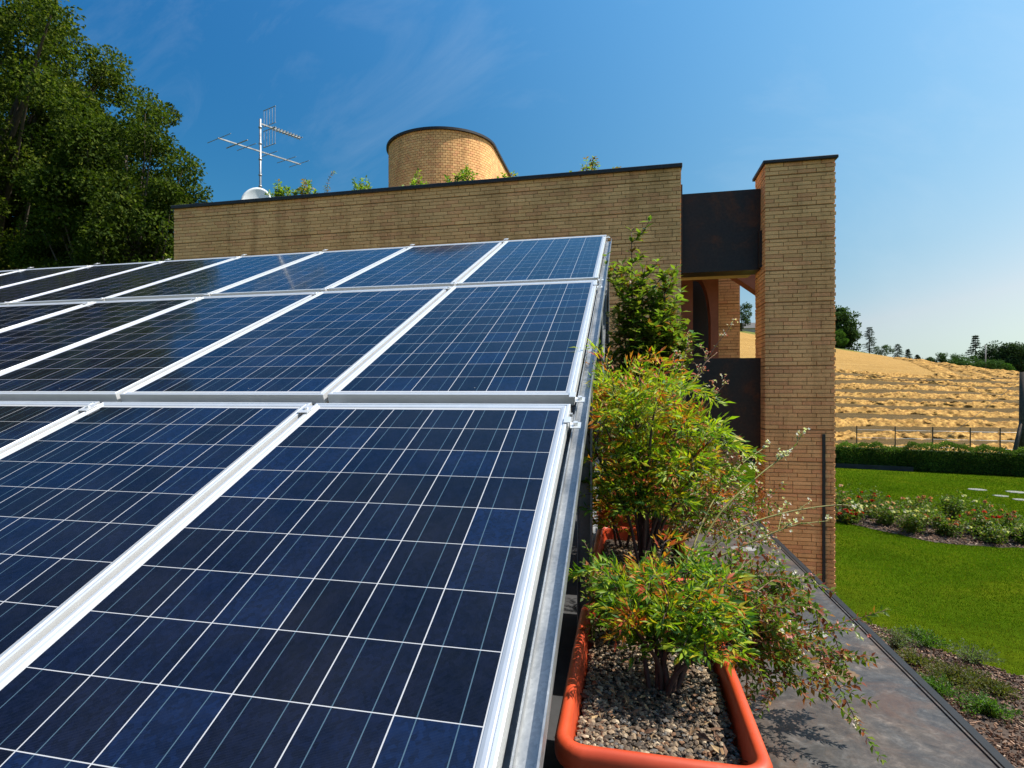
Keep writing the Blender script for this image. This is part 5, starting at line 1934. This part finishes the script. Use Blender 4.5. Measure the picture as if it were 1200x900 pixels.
roses = [(5.2, 21.7, .95, .50, 'pink', 'tall pink rose bush nearest the brick pillar', 14), (6.3, 21.3, 1.05, .52, 'pink', 'tall pink rose bush with large blooms behind the red one', 16),
         (5.7, 20.9, .78, .46, 'salmon', 'salmon rose bush at the left end of the bed', 12), (6.55, 20.2, .75, .46, 'salmon', 'leafy salmon rose bush beside the low scarlet one', 10),
         (6.35, 19.75, .38, .30, 'red', 'low scarlet rose bush at the front edge of the bed', 20), (7.3, 20.7, 1.0, .50, 'red', 'tall red rose bush in the back row', 8),
         (7.2, 19.6, .80, .50, 'pink', 'pale pink rose bush in the middle of the bed', 12), (7.5, 18.7, .80, .55, 'white', 'cream white rose bush bulging over the front edge', 17),
         (8.2, 20.0, .85, .48, 'rust', 'rusty faded rose bush in the back row', 12), (7.9, 19.3, .85, .48, 'white', 'cream rose bush behind the bulging one', 10),
         (8.9, 19.6, 1.05, .36, 'white', 'thin tall rose bush with few pale blooms at the back', 6), (8.3, 18.5, .66, .48, 'rust', 'rust red rose bush right of the bulging cream one', 14),
         (9.5, 19.3, .95, .36, 'rust', 'thin tall faded rose bush near the right of the back row', 6), (9.2, 18.8, .75, .50, 'red', 'deep red rose bush in the right half', 10),
         (9.0, 18.0, .55, .46, 'white', 'low white rose bush along the right front edge', 14), (9.9, 18.7, .70, .52, 'rust', 'bronze leaved rose bush towards the right end', 16),
         (9.8, 18.0, .50, .45, 'white', 'low white rose bush close to the right end', 11), (10.5, 18.4, .60, .46, 'rust', 'faded rose bush at the right end of the bed', 10)]
for i, (x, y, h, r, kd, lb, nf) in enumerate(roses):
    rose(x, y, h, r, kd, lb, nf, 70 + i)


def low_shrub(x, y, h, r, cols, label, n, seed):
    t = thing('low_shrub', label, 'shrub', (x, y, GZ), 'low shrubs in the mulch bed')
    rr = random.Random(seed)
    st, lf = MB(), MB()
    P, D, N = [], [], []
    for k in range(26):
        a, q = rr.uniform(0, 2 * PI), rr.uniform(.35, 1)
        e = np.array([math.cos(a) * r * q, math.sin(a) * r * q, h * (1.1 - .6 * q) * rr.uniform(.6, 1.1)])
        b = bez([(0, 0, 0), e * np.array([.45, .45, .8]), e], 7)
        st.tube(b, np.linspace(.006, .002, len(b)), 4, cap=False)
        m_ = n // 26
        i = rng.integers(1, len(b), m_)
        P.append(b[i] + rng.normal(size=(m_, 3)) * .025)
        D.append(rdir(m_, .4) + (e / np.linalg.norm(e)) * .9); N.append(rdir(m_, 1.0))
    P = np.concatenate(P)
    P[:, 2] = np.maximum(P[:, 2], .015)
    ln = rng.uniform(.025, .055, len(P))
    flat_leaves(lf, P, np.concatenate(D), np.concatenate(N), ln, ln * .38, pick(cols, len(P)))
    st.build('stem', M['stem'], t)
    lf.build('foliage', M['leaf'], t)


OL = [(0.085, 0.095, 0.022), (0.06, 0.08, 0.02), (.11, .10, .03)]
GR = [(0.055, 0.12, 0.016), (.075, .145, .02), (.04, .09, .015)]
GY = [(0.10, 0.13, 0.07), (0.08, 0.11, 0.05)]


def gnd(u, v):
    d = 712.1 * -GZ / (v - 460)
    a = (u - 562) / 712.1
    return d * (a * CT - ST), d * (a * ST + CT)


for i, (u, v, h, r, c, lb, n) in enumerate([
        (1052, 762, .34, .28, GY, 'pale grey green wispy shrub beside the terrace trim', 900), (1082, 756, .22, .34, GR, 'dark green low shrub at the lawn edge of the mulch', 1500),
        (1138, 778, .28, .32, GY, 'wispy blue green shrub at the corner of the lawn', 800), (1110, 800, .18, .48, OL, 'olive brown spreading juniper in the middle of the mulch', 2200),
        (1142, 805, .15, .40, OL, 'olive juniper right of the spreading one', 1500), (1100, 812, .16, .32, GR, 'bright green juniper against the terrace trim', 1500),
        (1157, 838, .20, .30, GR, 'bright green low juniper alone in the mulch', 1800), (1072, 778, .15, .35, OL, 'small olive juniper next to the pale wispy shrub', 1200),
        (1168, 815, .14, .22, OL, 'tiny olive juniper near the lawn corner', 700)]):
    x, y = gnd(u, v)
    low_shrub(x, y, h, r, c, lb, n, 90 + i)
